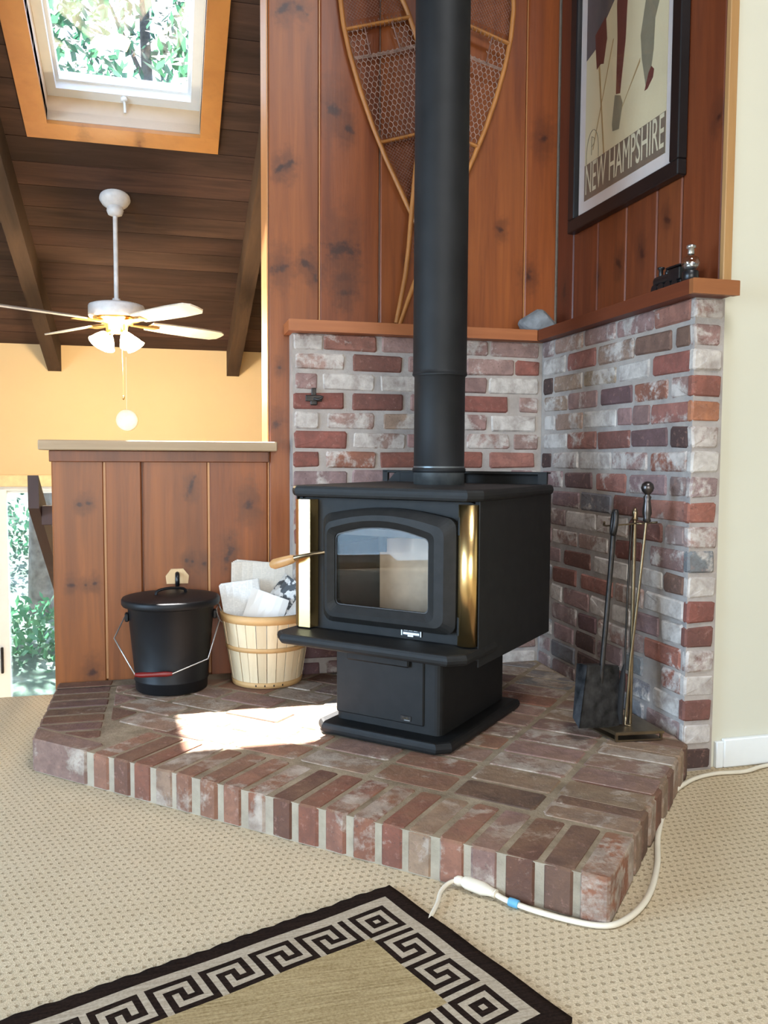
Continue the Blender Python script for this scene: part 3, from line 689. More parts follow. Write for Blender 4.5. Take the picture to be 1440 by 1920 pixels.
# ------------------------------------------------------------------ stove
ST = empty('wood_stove', (.5409, 2.0895, HZ), R(-45), 'black freestanding wood stove with brass corner columns on a pedestal', 'stove')
def rrect(x0, x1, y0, y1, r, n=5, corners=(1, 1, 1, 1)):
    P = []
    for i, (cx, cy, a) in enumerate(((x1-r, y1-r, 0), (x0+r, y1-r, 90), (x0+r, y0+r, 180), (x1-r, y0+r, 270))):
        if corners[i]:
            for k in range(n+1): q = R(a+90*k/n); P.append((cx+r*math.cos(q), cy+r*math.sin(q)))
        else: P.append((x1 if i in (0, 3) else x0, y1 if i < 2 else y0))
    return P
def chamf(x0, x1, y0, y1, c): return [(x0+c, y0), (x1-c, y0), (x1, y0+c), (x1, y1), (x0, y1), (x0, y0+c)]
def rim_plate(poly, z0, z1, r):          # plate with a rounded rim
    n = len(poly); cx = sum(p[0] for p in poly)/n; cy = sum(p[1] for p in poly)/n; mb = MB(); vs = []; K = 6
    hx = max(abs(p[0]-cx) for p in poly); hy = max(abs(p[1]-cy) for p in poly)
    for k in range(K+1):
        q = PI*k/K; z = z0+(z1-z0)*(1-math.cos(q))/2; ins = r*(1-math.sin(q))
        vs += [(cx+(x-cx)*(1-ins/hx), cy+(y-cy)*(1-ins/hy), z) for x, y in poly]
    fs = [list(range(n))[::-1], [K*n+i for i in range(n)]]
    for k in range(K):
        for i in range(n): j = (i+1) % n; fs.append((k*n+i, k*n+j, (k+1)*n+j, (k+1)*n+i))
    mb.add(vs, fs, False)
    return mb
rim_plate(chamf(-.205, .2, -.025, .465, .03), 0, .03, .012).build('base_plate', M_BLACKM, ST)
pd = MB(); pd.prism(rrect(-.165, .155, .03, .45, .018, 4), .028, .262)
ped = pd.build('pedestal', M_BLACKM, ST)
dr = MB(); dr.box(-.16, .108, .0245, .032, .05, .238, .003); dr.build('ash_drawer', M_BLACKM, ped)
lip2 = MB(); lip2.box(-.12, .07, .012, .0245, .2, .222, .004); lip2.build('drawer_lip', M_BLACKM, ped)
bd = MB(); bd.box(.041, .073, .0225, .0245, .058, .072, .0008); b_ = bd.build('badge', M_STEELD, ped); tag(b_, 'small brass-edged maker badge')
rim_plate(chamf(-.28, .278, -.115, .10, .035), .252, .279, .010).build('ash_lip', M_BLACKM, ST)
# body: hollow box with a front opening
bz0, bz1 = .252, .632
bo = MB(); t = .012
bo.box(-.268, -.268+t, .004, .495, bz0, bz1); bo.box(.268-t, .268, .004, .495, bz0-.006, bz1+.002)
bo.box(-.256, .256, .483, .495, bz0, bz1); bo.box(-.256, .256, .02, .483, bz0+.001, bz0+t); bo.box(-.256, .256, .02, .483, bz1-t, bz1)
def arch(x0, x1, z0, z1, rise, r, n=10, nr=4):
    # loop starting bottom-left going round: rounded lower corners, arched top
    P = []
    for k in range(nr+1): q = R(180+90*k/nr); P.append((x0+r+r*math.cos(q), z0+r+r*math.sin(q)))
    for k in range(nr+1): q = R(270+90*k/nr); P.append((x1-r+r*math.cos(q), z0+r+r*math.sin(q)))
    for k in range(nr+1): q = R(0+80*k/nr); P.append((x1-r+r*math.cos(q), z1-rise-r+r*math.sin(q)))
    for k in range(1, n):
        u_ = k/n; x = x1-r+(x0+r-x1+r)*u_; P.append((x, z1-rise+rise*(1-(2*u_-1)**2)+0))
    for k in range(nr+1): q = R(100+80*k/nr); P.append((x0+r+r*math.cos(q), z1-rise-r+r*math.sin(q)))
    return P
ia = arch(-.155, .155, .335, .572, .022, .02)
def sq(outline, x0, x1, z0, z1):   # map arch loop outward on to a rectangle
    out = []
    cx, cz = (x0+x1)/2, (z0+z1)/2
    for x, z in outline:
        dx, dz = x-cx, z-cz; k = min((x1-cx)/abs(dx) if dx else 9e9, (z1-cz)/abs(dz) if dz else 9e9); out.append((cx+dx*k, cz+dz*k))
    return out
bo.ring(sq(ia, -.256, .256, bz0, bz1), ia, .004, .02)
bo.build('firebox', M_BLACKM, ST)
sp = MB(); sp.box(.2685, .2725, -.004, .50, bz0-.02, bz1+.012, .001); sp.build('side_panel', M_BLACKM, ST)
sp = MB(); sp.box(-.2725, -.2685, -.004, .50, bz0-.02, bz1+.012, .001); sp.build('side_panel', M_BLACKM, ST)
rim_plate(chamf(-.285, .283, -.035, .49, .03), bz1+.003, .664, .009).build('top_plate', M_BLACKM, ST)
# raised rear deflector with openings
rd = MB(); z0_, z1_ = .664, .70
for (a, b) in ((-.29, -.272), (-.24, -.226), (.235, .262)): rd.box(a, b, .488, .5, z0_, z1_)
rd.box(-.29, .262, .488, .5, z1_-.009, z1_, .002); rd.box(-.226, -.02, .489, .499, z0_, z1_-.008)
rd.plate([(-.272, z0_), (-.24, z0_), (-.24, z1_-.009), (-.247, z1_-.009)], .49, .498)
rd.box(-.02, .235, .52, .523, z0_-.03, z1_-.004); rd.box(-.29, .262, .5, .523, z1_-.005, z1_-.001)
rd.build('heat_deflector', M_BLACKM, ST)
# door with arched glass
def door_part():
    o1_ = arch(-.176, .214, .305, .612, .018, .028); o2_ = arch(-.158, .19, .322, .594, .02, .026); o3_ = arch(-.150, .165, .334, .580, .022, .02); i1_ = arch(-.135, .143, .352, .562, .02, .014)
    mb = MB(); n = len(o1_)
    def loop(P, y): return [(x, y, z) for x, z in P]
    layers = [loop(o1_, .004), loop(o1_, -.014), loop(o2_, -.034), loop(o3_, -.036), loop(i1_, -.022), loop(i1_, .003)]
    vs = sum(layers, []); fs = []
    for l in range(len(layers)-1):
        for i in range(n): j = (i+1) % n; fs.append((l*n+i, l*n+j, (l+1)*n+j, (l+1)*n+i))
    mb.add(vs, fs, False); return mb, i1_
mb_, i1_ = door_part()
dd = mb_.build('door', M_BLACKC, ST)
gl = MB(); gl.plate(i1_, -.016, -.012); g_ = gl.build('glass_pane', M_SGLASS, dd)
trm = MB(); i0_ = arch(-.1345, .1425, .3525, .5615, .02, .0135); trm.ring(i0_, arch(-.132, .14, .355, .559, .02, .013), -.0185, -.0165); trm.build('glass_trim', M_STEELD, dd)
for zz in (.33, .575): MB().tube([(.226, -.012, zz-.022), (.226, -.012, zz+.022)], .008, 10).build('hinge', M_BLACKC, dd)
MB().tube([(.226, -.012, .303), (.226, -.012, .283)], .006, 8).build('air_control', M_BLACKC, ST)
# bar across the arch top inside, the bricks behind
MB().box(-.125, .13, -.010, -.006, .538, .556).build('air_wash_bar', M_STEELD, dd)
hd = MB(); hd.tube([(-.16, -.03, .489), (-.18, -.05, .487), (-.22, -.06, .477), (-.237, -.06, .472)], [.005, .005, .006, .008], 10)
hn = hd.build('handle_stem', M_BRONZE, dd)
gp = MB(); gp.tube([(-.236, -.06, .472), (-.245, -.061, .469), (-.275, -.062, .460), (-.302, -.063, .452), (-.312, -.063, .449)], [.009, .012, .0135, .014, .009], 12)
tag(gp.build('handle_grip', wood('grip_wood', srgb(168, 122, 72), srgb(196, 150, 98), rand=0), dd), 'pale wooden door grip')
# firebox lining: pale baffle of firebricks
fb = MB(); fb.plate([(-.11, .286), (.2, .286), (.2, .54), (-.11, .512)], .17, .19); fb.build('firebrick_panel', M_FIREB, ST); fb = MB(); fb.box(-.18, .18, .31, .335, .262, .56); fb.box(-.2, -.175, .03, .33, .262, .5); fb.box(.175, .2, .03, .33, .262, .5); fb.box(-.175, .175, .03, .31, .265, .285)
fb.build('firebox_lining', simple('sooty_brick', srgb(70, 50, 42), .95, var=.2, scale=8), ST)
MB().box(-.2, .2, .04, .31, .535, .55).build('baffle', simple('baffle_steel', srgb(110, 62, 48), .8), ST)
MB().tube([(-.06, .1, .535), (-.06, .1, .485)], .012, 8).build('baffle_pin', M_SOOT, ST)
# brass columns
def column(x0, x1, flip):
    mb = MB(); n = 14; vs = []; fs = []
    for z in (.283, .627):
        for k in range(n+1):
            q = PI*k/n; cx = (x0+x1)/2; vs.append((cx-math.cos(q)*(x1-x0)/2, .002-math.sin(q)**.7*.026, z))
    for k in range(n): fs.append((k, k+1, n+2+k, n+1+k))
    fs.append(list(range(n+1))[::-1]); fs.append([n+1+k for k in range(n+1)])
    fs.append((0, n, 2*n+1, n+1)); mb.add(vs, fs, False)
    for i_ in range(n): mb.sm[i_] = True
    return mb
column(.2165, .2675, 0).build('brass_column', M_BRASS, ST)
cl_ = MB(); cl_.prism([(-.268, .004), (-.268, -.012), (-.245, -.03), (-.21, -.028), (-.204, .002)], .283, .627); cl_.build('brass_column', M_BRASS, ST)
# certification label
lb = MB(); lb.box(.055, .113, .0005, .0036, .288, .314); lab = lb.build('rating_label', simple('label_black', srgb(20, 22, 30), .4, bump=0), ST)
tag(lab, 'small black and white rating label')
ll = MB()
for (a, b, c, d) in ((.055, .0575, .288, .314), (.1105, .113, .288, .314), (.061, .107, .291, .2965), (.074, .09, .286, .290)): ll.box(a, b, -.0003, .0005, c, d)
for a in (.063, .077, .091): ll.box(a, a+.011, -.0003, .0005, .301, .306); ll.box(a, a+.012, -.0003, .0005, .3075, .3105)
ll.build('label_print', M_WHITE, lab)
def text(body, size, sx, mat, parent, name, M, ext=.0006):
    cu = bpy.data.curves.new(name, 'FONT'); cu.body = body; cu.size = size; cu.extrude = ext; cu.align_x = 'CENTER'; cu.align_y = 'CENTER'; cu.resolution_u = 4
    to = bpy.data.objects.new('tmp', cu); COL.objects.link(to); bpy.context.view_layer.update()
    me = bpy.data.meshes.new_from_object(to.evaluated_get(bpy.context.evaluated_depsgraph_get()))
    bpy.data.objects.remove(to)
    me.transform(M @ Matrix.Diagonal((sx, 1, 1, 1))); me.materials.clear(); me.materials.append(mat)
    return mobj(name, me, parent)
FRONT = Matrix.Rotation(PI/2, 4, 'X')
text('Pacific', .0085, .95, M_BRONZE, b_, 'badge_lettering', Matrix.Translation((.057, .0222, .0655)) @ FRONT, .0004)
MB().box(.053, .07, .0215, .0226, .0595, .0615).build('badge_bar', M_WIRE, b_)

# ------------------------------------------------------------------ stove pipe
u_, v_ = -1.095, 2.175; s5 = math.sqrt(.5); PX, PY = s5*(u_+v_), s5*(v_-u_)
sp = empty('stovepipe', (PX, PY, HZ+.664), 0, 'tall matte black flue pipe rising from the stove top', 'flue pipe')
zj = 1.065-HZ-.664; zt_ = zroof(PY)-.012-HZ-.664
MB().lathe([(0, 0), (.073, 0), (.073, .05), (.0735, .052)], 48).build('collar', M_GALV, sp)
MB().lathe([(.074, .034), (.0765, .036), (.0765, .044), (.0725, .048), (.0725, zj-.004), (.0765, zj), (.0765, zj+.006), (.073, zj+.012)], 48).build('lower_pipe', M_PIPE, sp)
MB().lathe([(.0725, zj-.006), (.0785, zj-.0), (.0785, zj+.0), (.0765, zj+.012), (.0765, zt_)], 48).build('upper_pipe', M_PIPE, sp)
for zz, q in ((zj-.03, 200), (zj+.03, 200)):
    MB().lathe([(.004, 0), (.003, .003), (0, .0035)], 8).build('screw', M_STEELD, sp, (.0725*math.cos(R(q)), .0725*math.sin(R(q)), zz))

# ------------------------------------------------------------------ ash bucket
BX, BY = .015, 2.755
bk = empty('ash_bucket', (BX, BY, HZ+.001), 0, 'black metal ash bucket with lid and red-gripped wire bail on hearth', 'bucket')
MB().lathe([(0, 0), (.108, 0), (.112, .004), (.113, .03), (.116, .034), (.116, .038), (.114, .042), (.134, .262), (.138, .266), (.138, .28), (.134, .284), (.13, .284)], 56).build('pail', M_BUCKET, bk)
ld = MB().lathe([(.142, .268), (.15, .270), (.153, .276), (.153, .288), (.15, .293), (.14, .294), (.134, .296), (.09, .301), (.04, .304), (0, .305)], 56).build('lid', M_BUCKET, bk)
hp = [(-.05*math.cos(q), 0, -0+.300+.020*max(0, math.sin(q))**.5) for q in [PI*k/10 for k in range(11)]]
MB().tube([(p[0]*1, -.0+p[1], p[2]) for p in hp], .008, 8, flat=.55).build('lid_handle', M_BUCKET, ld, (0, 0, 0), R(20))
bl = [(.142, -.02, .236), (.148, -.06, .222), (.108, -.128, .115), (.0, -.15, .08)]
bl2 = [(-.108, -.15, .083), (-.17, -.09, .185), (-.142, -.02, .236)]
ba = MB().tube(bl+[(-.055, -.152, .081)]+bl2, .0022, 8).build('bail', M_WIRE, bk)
MB().tube([(.0, -.15, .08), (-.02, -.151, .0805), (-.055, -.152, .081), (-.09, -.151, .082), (-.109, -.15, .083)], [.006, .0085, .0075, .0085, .006], 12).build('grip', M_RED, ba)
for s_ in (-1, 1): MB().box(s_*.135-.006, s_*.135+.006, -.032, -.008, .222, .25, .003).build('ear', M_BUCKET, bk)

# ------------------------------------------------------------------ bushel basket
KX, KY = .322, 2.772
bs = empty('bushel_basket', (KX, KY, HZ+.001), 0, 'pale woven-splint bushel basket holding newspapers beside the stove', 'basket')
nb = 26; hB = .232
def rb(z): return .111+(.149-.111)*(z/hB)
for k in range(nb):
    q0, q1 = 2*PI*k/nb+.008, 2*PI*(k+1)/nb-.008; mb = MB(); vs = []; fs = []
    cols = 3; rows_ = 3; off = (k % 2)*.0012
    for a in range(rows_+1):
        z = .004+(hB-.006)*a/rows_
        for c in range(cols+1):
            q = q0+(q1-q0)*c/cols; r = rb(z)+off; vs.append((r*math.cos(q), r*math.sin(q), z))
        for c in range(cols+1):
            q = q0+(q1-q0)*c/cols; r = rb(z)+off-.002; vs.append((r*math.cos(q), r*math.sin(q), z))
    S = 2*(cols+1)
    for a in range(rows_):
        for c in range(cols):
            fs.append((a*S+c, a*S+c+1, (a+1)*S+c+1, (a+1)*S+c)); fs.append((a*S+4+c, (a+1)*S+4+c, (a+1)*S+5+c, a*S+5+c))
        fs.append((a*S, (a+1)*S, (a+1)*S+4, a*S+4)); fs.append((a*S+3, a*S+7, (a+1)*S+7, (a+1)*S+3))
    fs.append((rows_*S, rows_*S+1, rows_*S+2, rows_*S+3, rows_*S+7, rows_*S+6, rows_*S+5, rows_*S+4))
    t = random.uniform(.9, 1.05)
    mb.add(vs, fs, False).build('splint', M_SPLINT, bs, color=(t, t*.99, t*.97, 1))
MB().lathe([(0, 0), (.111, 0), (.111, .006), (0, .006)], 40).build('basket_bottom', M_HOOP, bs)
for (z0, z1, o_) in ((.0, .018, .003), (.118, .133, .0035), (.21, .236, .004)):
    MB().lathe([(rb(z0)+.0005, z0), (rb(z0)+o_, z0), (rb(z1)+o_, z1), (rb(z1)+.0005, z1), (rb(z0)+.0005, z0)], 48).build('hoop', M_HOOP, bs)
MB().lathe([(rb(.212)-.003, .212), (rb(.212)-.006, .212), (rb(.236)-.006, .237), (rb(.236)-.0005, .237), (rb(.212)-.003, .212)], 48).build('inner_hoop', M_HOOP, bs)
for q in (-2.0, -1.75, -1.5, -1.25): MB().box(-.002, .002, -.001, .001, .006, .012).build('staple', M_STEELD, bs, ((rb(0)+.004)*math.cos(q), (rb(0)+.004)*math.sin(q), 0), q+PI/2)
# wire loop handle on the left rim
MB().tube([(-.147, .0, .2), (-.16, -.01, .215), (-.165, -.015, .245), (-.158, -.01, .262), (-.148, 0, .235)], .0022, 8).build('rim_loop', M_WIRE, bs)

# newspapers in the basket
def paper_mat(name, base, lines=True, pic=False):
    n = N(name); v = n.coord('Object')
    sx = n.n('ShaderNodeSeparateXYZ'); n.l(v, sx.inputs[0])
    c = base
    f = n.noise(v, 140, 2); g = n.noise(n.coord('Object', (30, 30, 190)), 1, 2)
    if lines:
        ln = n.rng(n.math('FRACT', n.math('MULTIPLY', sx.outputs[2], 240.)), .45, .6, 0, .22)
        ln = n.math('MULTIPLY', ln, n.rng(n.math('FRACT', n.math('MULTIPLY', sx.outputs[0], 22.)), .06, .1))
        cc = n.mix(n.math('MULTIPLY', ln, n.rng(f, .4, .5)), base, srgb(120, 120, 122))
    else: cc = base
    if pic: cc = n.mix(n.rng(n.noise(v, 32, 3), .48, .54), cc, srgb(84, 88, 92))
    n.set(Base_Color=cc if not isinstance(cc, tuple) else cc, Roughness=.9); return n.m
PM1 = paper_mat('newsprint', srgb(232, 230, 226)); PM2 = paper_mat('newsprint_photo', srgb(224, 224, 222), True, True); PM3 = paper_mat('blank_newsprint', srgb(242, 240, 236), False); PM4 = paper_mat('brown_newsprint', srgb(212, 202, 188), True)
def newspaper(cx, cy, z0, w_, h_, tilt, yawd, lean, mat, label, pages=3):
    # folded sheet: several leaves fanned slightly, joined at a fold
    e = empty('newspaper', (cx, cy, z0), R(yawd), label, 'newspaper', 'newspapers in the basket')
    for k in range(pages):
        mb = MB(); mb.M = Matrix.Translation((0, .004*k, 0)) @ Matrix.Rotation(R(lean-1.5*k), 4, 'X') @ Matrix.Rotation(R(tilt+k*1.6), 4, 'Y')
        vs = []; fs = []; nx, nz = 6, 4
        for a in range(nx+1):
            for b in range(nz+1):
                x = -w_/2+w_*a/nx; z = h_*b/nz; y = .006*math.sin(a*.9+k)*(b/nz)+.002*math.sin(b*2+a)
                vs.append((x, y, z))
        N_ = len(vs); vs += [(x, y+.0012, z) for x, y, z in vs]
        for a in range(nx):
            for b in range(nz):
                i = a*(nz+1)+b; q = (i, i+nz+1, i+nz+2, i+1); fs.append(q); fs.append(tuple(N_+j for j in q[::-1]))
        rim = [a*(nz+1) for a in range(nx+1)]+[nx*(nz+1)+b for b in range(1, nz+1)]+[a*(nz+1)+nz for a in range(nx-1, -1, -1)]+[b for b in range(nz-1, 0, -1)]
        for i in range(len(rim)): a, b = rim[i], rim[(i+1) % len(rim)]; fs.append((a, b, N_+b, N_+a))
        mb.add(vs, fs, False).build('sheet', mat, e)
    return e
zb = HZ+.03
newspaper(KX-.01, KY+.055, zb+.10, .215, .255, 2, 3, -4, PM4, 'greyish broad newspaper standing tallest at the back of the basket', 4)
newspaper(KX-.06, KY+.012, zb+.10, .13, .20, -8, 8, -6, PM1, 'blue-grey folded newspaper leaning against the left rim of the basket', 3)
newspaper(KX-.045, KY-.015, zb+.125, .085, .225, 40, 4, -8, PM2, 'folded newspaper with a dark picture, tilted right behind the front papers', 3)
newspaper(KX-.055, KY-.045, zb+.085, .13, .19, 22, 6, -10, PM3, 'blank white folded newspaper at the front of the basket', 3)
newspaper(KX+.035, KY-.07, zb+.10, .085, .19, 36, -4, -12, PM1, 'white folded newspaper leaning right toward the stove in the basket', 3)

# ------------------------------------------------------------------ fireplace tools
TS = empty('fireplace_tool_stand', (1.21, 2.0, HZ+.001), 0, 'small bronze fireplace tool stand on the hearth by the right brick wall', 'tool stand')
tb = MB(); tb.prism([(-.08, -.065), (.055, -.078), (.055, .065), (-.1, .075)], .018, .026, .002); tb.prism([(-.075, -.062), (.052, -.074), (.052, .06), (-.093, .07)], .0, .004)
for (x, y_) in ((-.075, -.06), (.05, -.07), (.05, .058), (-.092, .066)): tb.box(x-.003, x+.003, y_-.003, y_+.003, 0, .02)
tb.build('base', M_BRONZE, TS)
MB().tube([(0, 0, .026), (0, 0, .575)], .0052, 12).build('pole', M_BRONZE, TS)
MB().lathe([(.006, .575), (.009, .58), (.006, .586), (.009, .594), (.006, .604), (.002, .609), (0, .61)], 16).build('finial', M_BRONZE, TS)
cb = MB(); cb.tube([(-.085, 0, .562), (0, 0, .566), (.05, 0, .568)], .0045, 8, flat=.5)
cb.tube([(-.085, 0, .562), (-.098, -.012, .566), (-.1, -.018, .574)], .003, 8); cb.tube([(.05, 0, .568), (.06, -.012, .57)], .003, 8)
cb.tube([(.012+.017*math.cos(q), -.012+.012*math.sin(q), .568) for q in [2*PI*k/16 for k in range(16)]], .0022, 6, closed=True); cb.build('crossbar', M_BRONZE, TS)
pk = empty('fireplace_poker', (1.2, 1.985, HZ+.03), 0, 'slim brass poker with turned pewter handle hanging on the tool stand', 'poker')
hpos = Vector((.028, -.0, .545)); top_ = Vector((.034, -.0, .628)); 
MB().tube([(-.012, .0, .02), (-.004, -.003, .17), (.012, -.012, .38), (.026, -.014, .545)], .004, 10).build('shaft', M_BRONZE, pk)
prof = [(.005, 0), (.011, .004), (.009, .012), (.0125, .025), (.0105, .045), (.0085, .058), (.0105, .068), (.006, .073), (.008, .076), (.0145, .083), (.017, .092), (.0145, .102), (.007, .108), (0, .109)]
MB().lathe(prof, 20, (.0275, -.014, .542)).build('handle', M_PEWTER, pk)
MB().tube([(-.012, 0, .02), (-.016, -.004, .0), (-.004, -.012, -.002)], [.004, .003, .001], 8).build('hook_tip', M_BRONZE, pk)
sv = empty('fireplace_shovel', (1.13, 1.985, HZ+.02), 0, 'black ash shovel with square blackened pan hanging on the tool stand', 'shovel')
MB().tube([(-.016, .006, .12), (-.012, .003, .205), (-.004, .004, .3), (.004, 0, .45), (.008, -.002, .545)], .0075, 8, flat=.9).build('shaft', M_STEELD, sv)
lp = [(.008+.003*math.sin(q), -.004+.006*math.cos(q), .553+.03*math.sin(q)) for q in [2*PI*k/18 for k in range(18)]]
MB().tube(lp, .008, 8, closed=True).build('hanging_loop', M_STEELD, sv)
pn = MB(); pn.M = Matrix.Translation((-.03, -.016, .012)) @ Matrix.Rotation(R(-7), 4, 'X') @ Matrix.Rotation(R(6), 4, 'Y') @ Matrix.Rotation(R(16), 4, 'Z') @ Matrix.Scale(1.14, 4)
pn.add([(-.062, 0, 0), (.062, 0, 0), (.052, 0, .14), (-.048, 0, .14), (-.062, .003, 0), (.062, .003, 0), (.052, .003, .14), (-.048, .003, .14)], [(0, 1, 2, 3), (4, 7, 6, 5), (0, 4, 5, 1), (1, 5, 6, 2), (2, 6, 7, 3), (3, 7, 4, 0)])
for (xa, xb) in ((-.062, -.048), (.062, .052)):
    pn.add([(xa, 0, 0), (xa+.003, 0, 0), (xb+.003, 0, .14), (xb, 0, .14), (xa, .022, .02), (xa+.003, .022, .02), (xb+.003, .034, .14), (xb, .034, .14)], [(0, 1, 2, 3), (4, 7, 6, 5), (0, 4, 5, 1), (1, 5, 6, 2), (2, 6, 7, 3), (3, 7, 4, 0)])
pn.add([(-.048, 0, .14), (.052, 0, .14), (.052, .034, .14), (-.048, .034, .14), (-.048, 0, .143), (.052, 0, .143), (.052, .034, .143), (-.048, .034, .143)], [(0, 1, 2, 3), (4, 7, 6, 5), (0, 4, 5, 1), (1, 5, 6, 2), (2, 6, 7, 3), (3, 7, 4, 0)])
pn.build('pan', simple('sooty_pan', srgb(46, 45, 46), .5, .5, var=.5, scale=30, bump=.3), sv)
rl = empty('ash_brush', (1.178, 2.0, HZ+.03), 0, 'dark narrow hearth brush hanging behind the shovel pan on the stand', 'brush')
MB().tube([(.0, 0, .0), (-.004, -.002, .03), (.002, -.004, .1), (.008, 0, .14), (.012, 0, .16)], [.013, .016, .013, .008, .004], 10, flat=.6).build('bristles', M_SOOT, rl)
MB().tube([(.012, 0, .155), (.018, .004, .35), (.026, .006, .54)], .003, 8).build('shaft', M_STEELD, rl)

# ------------------------------------------------------------------ things on the mantel
rk = bmesh.new(); bmesh.ops.create_icosphere(rk, subdivisions=3, radius=1)
rr = random.Random(3); dirs = [(Vector((rr.uniform(-1, 1), rr.uniform(-1, 1), rr.uniform(-.6, 1))).normalized(), rr.uniform(.72, .95)) for _ in range(14)]
for v in rk.verts:
    p = v.co.copy()
    for d_, k in dirs:
        q = p.dot(d_)
        if q > k: p -= d_*(q-k)
    p.x *= .072; p.y *= .04; p.z *= .05
    p.z *= 1-.35*max(0, -p.x/.062); p.z = max(p.z, -.028)
    v.co = p
mb_ = MB(); mb_.bm(rk, False)
o = mb_.build('rock', M_ROCK, None, (1.292, 2.815, mz1+.0285), R(-38)); tag(o, 'smooth blue-grey rock resting in the corner of the wooden ledge', 'rock')
tn = empty('toy_locomotive', (1.335, 2.055, mz1+.001), R(93), 'black miniature locomotive on the ledge below the framed poster', 'toy train')
M_TB = simple('toy_black', srgb(18, 18, 20), .35)
MB().box(-.065, .055, -.018, .018, .012, .022, .002).build('chassis', M_TB, tn)
MB().tube([(-.01, 0, .036), (.06, 0, .036)], .015, 16).build('boiler', M_TB, tn)
MB().box(-.062, -.012, -.02, .02, .022, .055, .002).box(-.068, -.006, -.024, .024, .056, .061, .002).build('cab', M_TB, tn)
MB().lathe([(.006, .05), (.006, .066), (.010, .07), (.010, .074), (0, .074)], 14, (.045, 0, 0)).build('chimney', M_TB, tn)
MB().lathe([(.007, .05), (.008, .056), (.004, .062), (0, .063)], 12, (.015, 0, 0)).build('steam_dome', M_TB, tn)
for x in (-.045, -.015, .015, .045):
    for s_ in (-1, 1): MB().tube([(x, s_*.019, .0125), (x, s_*.023, .0125)], .0125, 16).build('wheel', M_TB, tn)
MB().prism([(.055, -.016), (.072, 0), (.055, .016)], .002, .014).build('pilot', M_TB, tn)
dc = empty('glass_decanter', (1.325, 1.952, mz1+.001), 0, 'tiny round glass bottle with silver neck in a black base on ledge end', 'bottle')
MB().lathe([(0, 0), (.021, 0), (.021, .03), (.018, .034), (0, .034)], 24).build('base', M_TB, dc)
MB().lathe([(.006, .034), (.018, .038), (.0235, .052), (.02, .066), (.008, .074), (.006, .076), (.006, .09), (.0072, .092)], 24).build('bulb', M_CGLASS, dc)
MB().lathe([(0, .036), (.015, .04), (.018, .05), (0, .052)], 20).build('contents', M_WIRE, dc)
MB().lathe([(.0075, .076), (.0085, .078), (.0075, .09), (.012, .092), (.012, .098), (.005, .101), (0, .102)], 20).build('stopper', M_WIRE, dc)
# hook plaque on the half wall, iron cross hook on the brick
hk = empty('wall_hook', (.037, PB-.001, .425), 0, 'tan hexagonal wooden plaque with a black hook on the half wall', 'hook')
MB().plate([(-.035, -.022), (.035, -.022), (.038, .004), (.02, .028), (-.02, .028), (-.038, .004)], -.010, 0).build('plaque', M_TRIM, hk)
MB().tube([(0, -.010, .012), (0, -.024, .008), (0, -.03, -.008), (0, -.026, -.022), (0, -.014, -.026)], .0075, 10).build('hook', M_TB, hk)
ih = empty('iron_hook', (.488, WB-.0035, 1.03), 0, 'small black iron cross-shaped hook on the back brick wall', 'hook')
MB().box(-.028, .028, -.006, 0, -.013, .008, .002).box(-.008, .008, -.006, 0, .006, .032, .002).box(-.012, .012, -.006, 0, -.026, -.01, .003).build('plate', M_STEELD, ih)
MB().tube([(.0, -.006, -.004), (.012, -.02, -.008), (.024, -.022, -.004), (.026, -.02, .004)], .004, 8).build('prong', M_STEELD, ih)

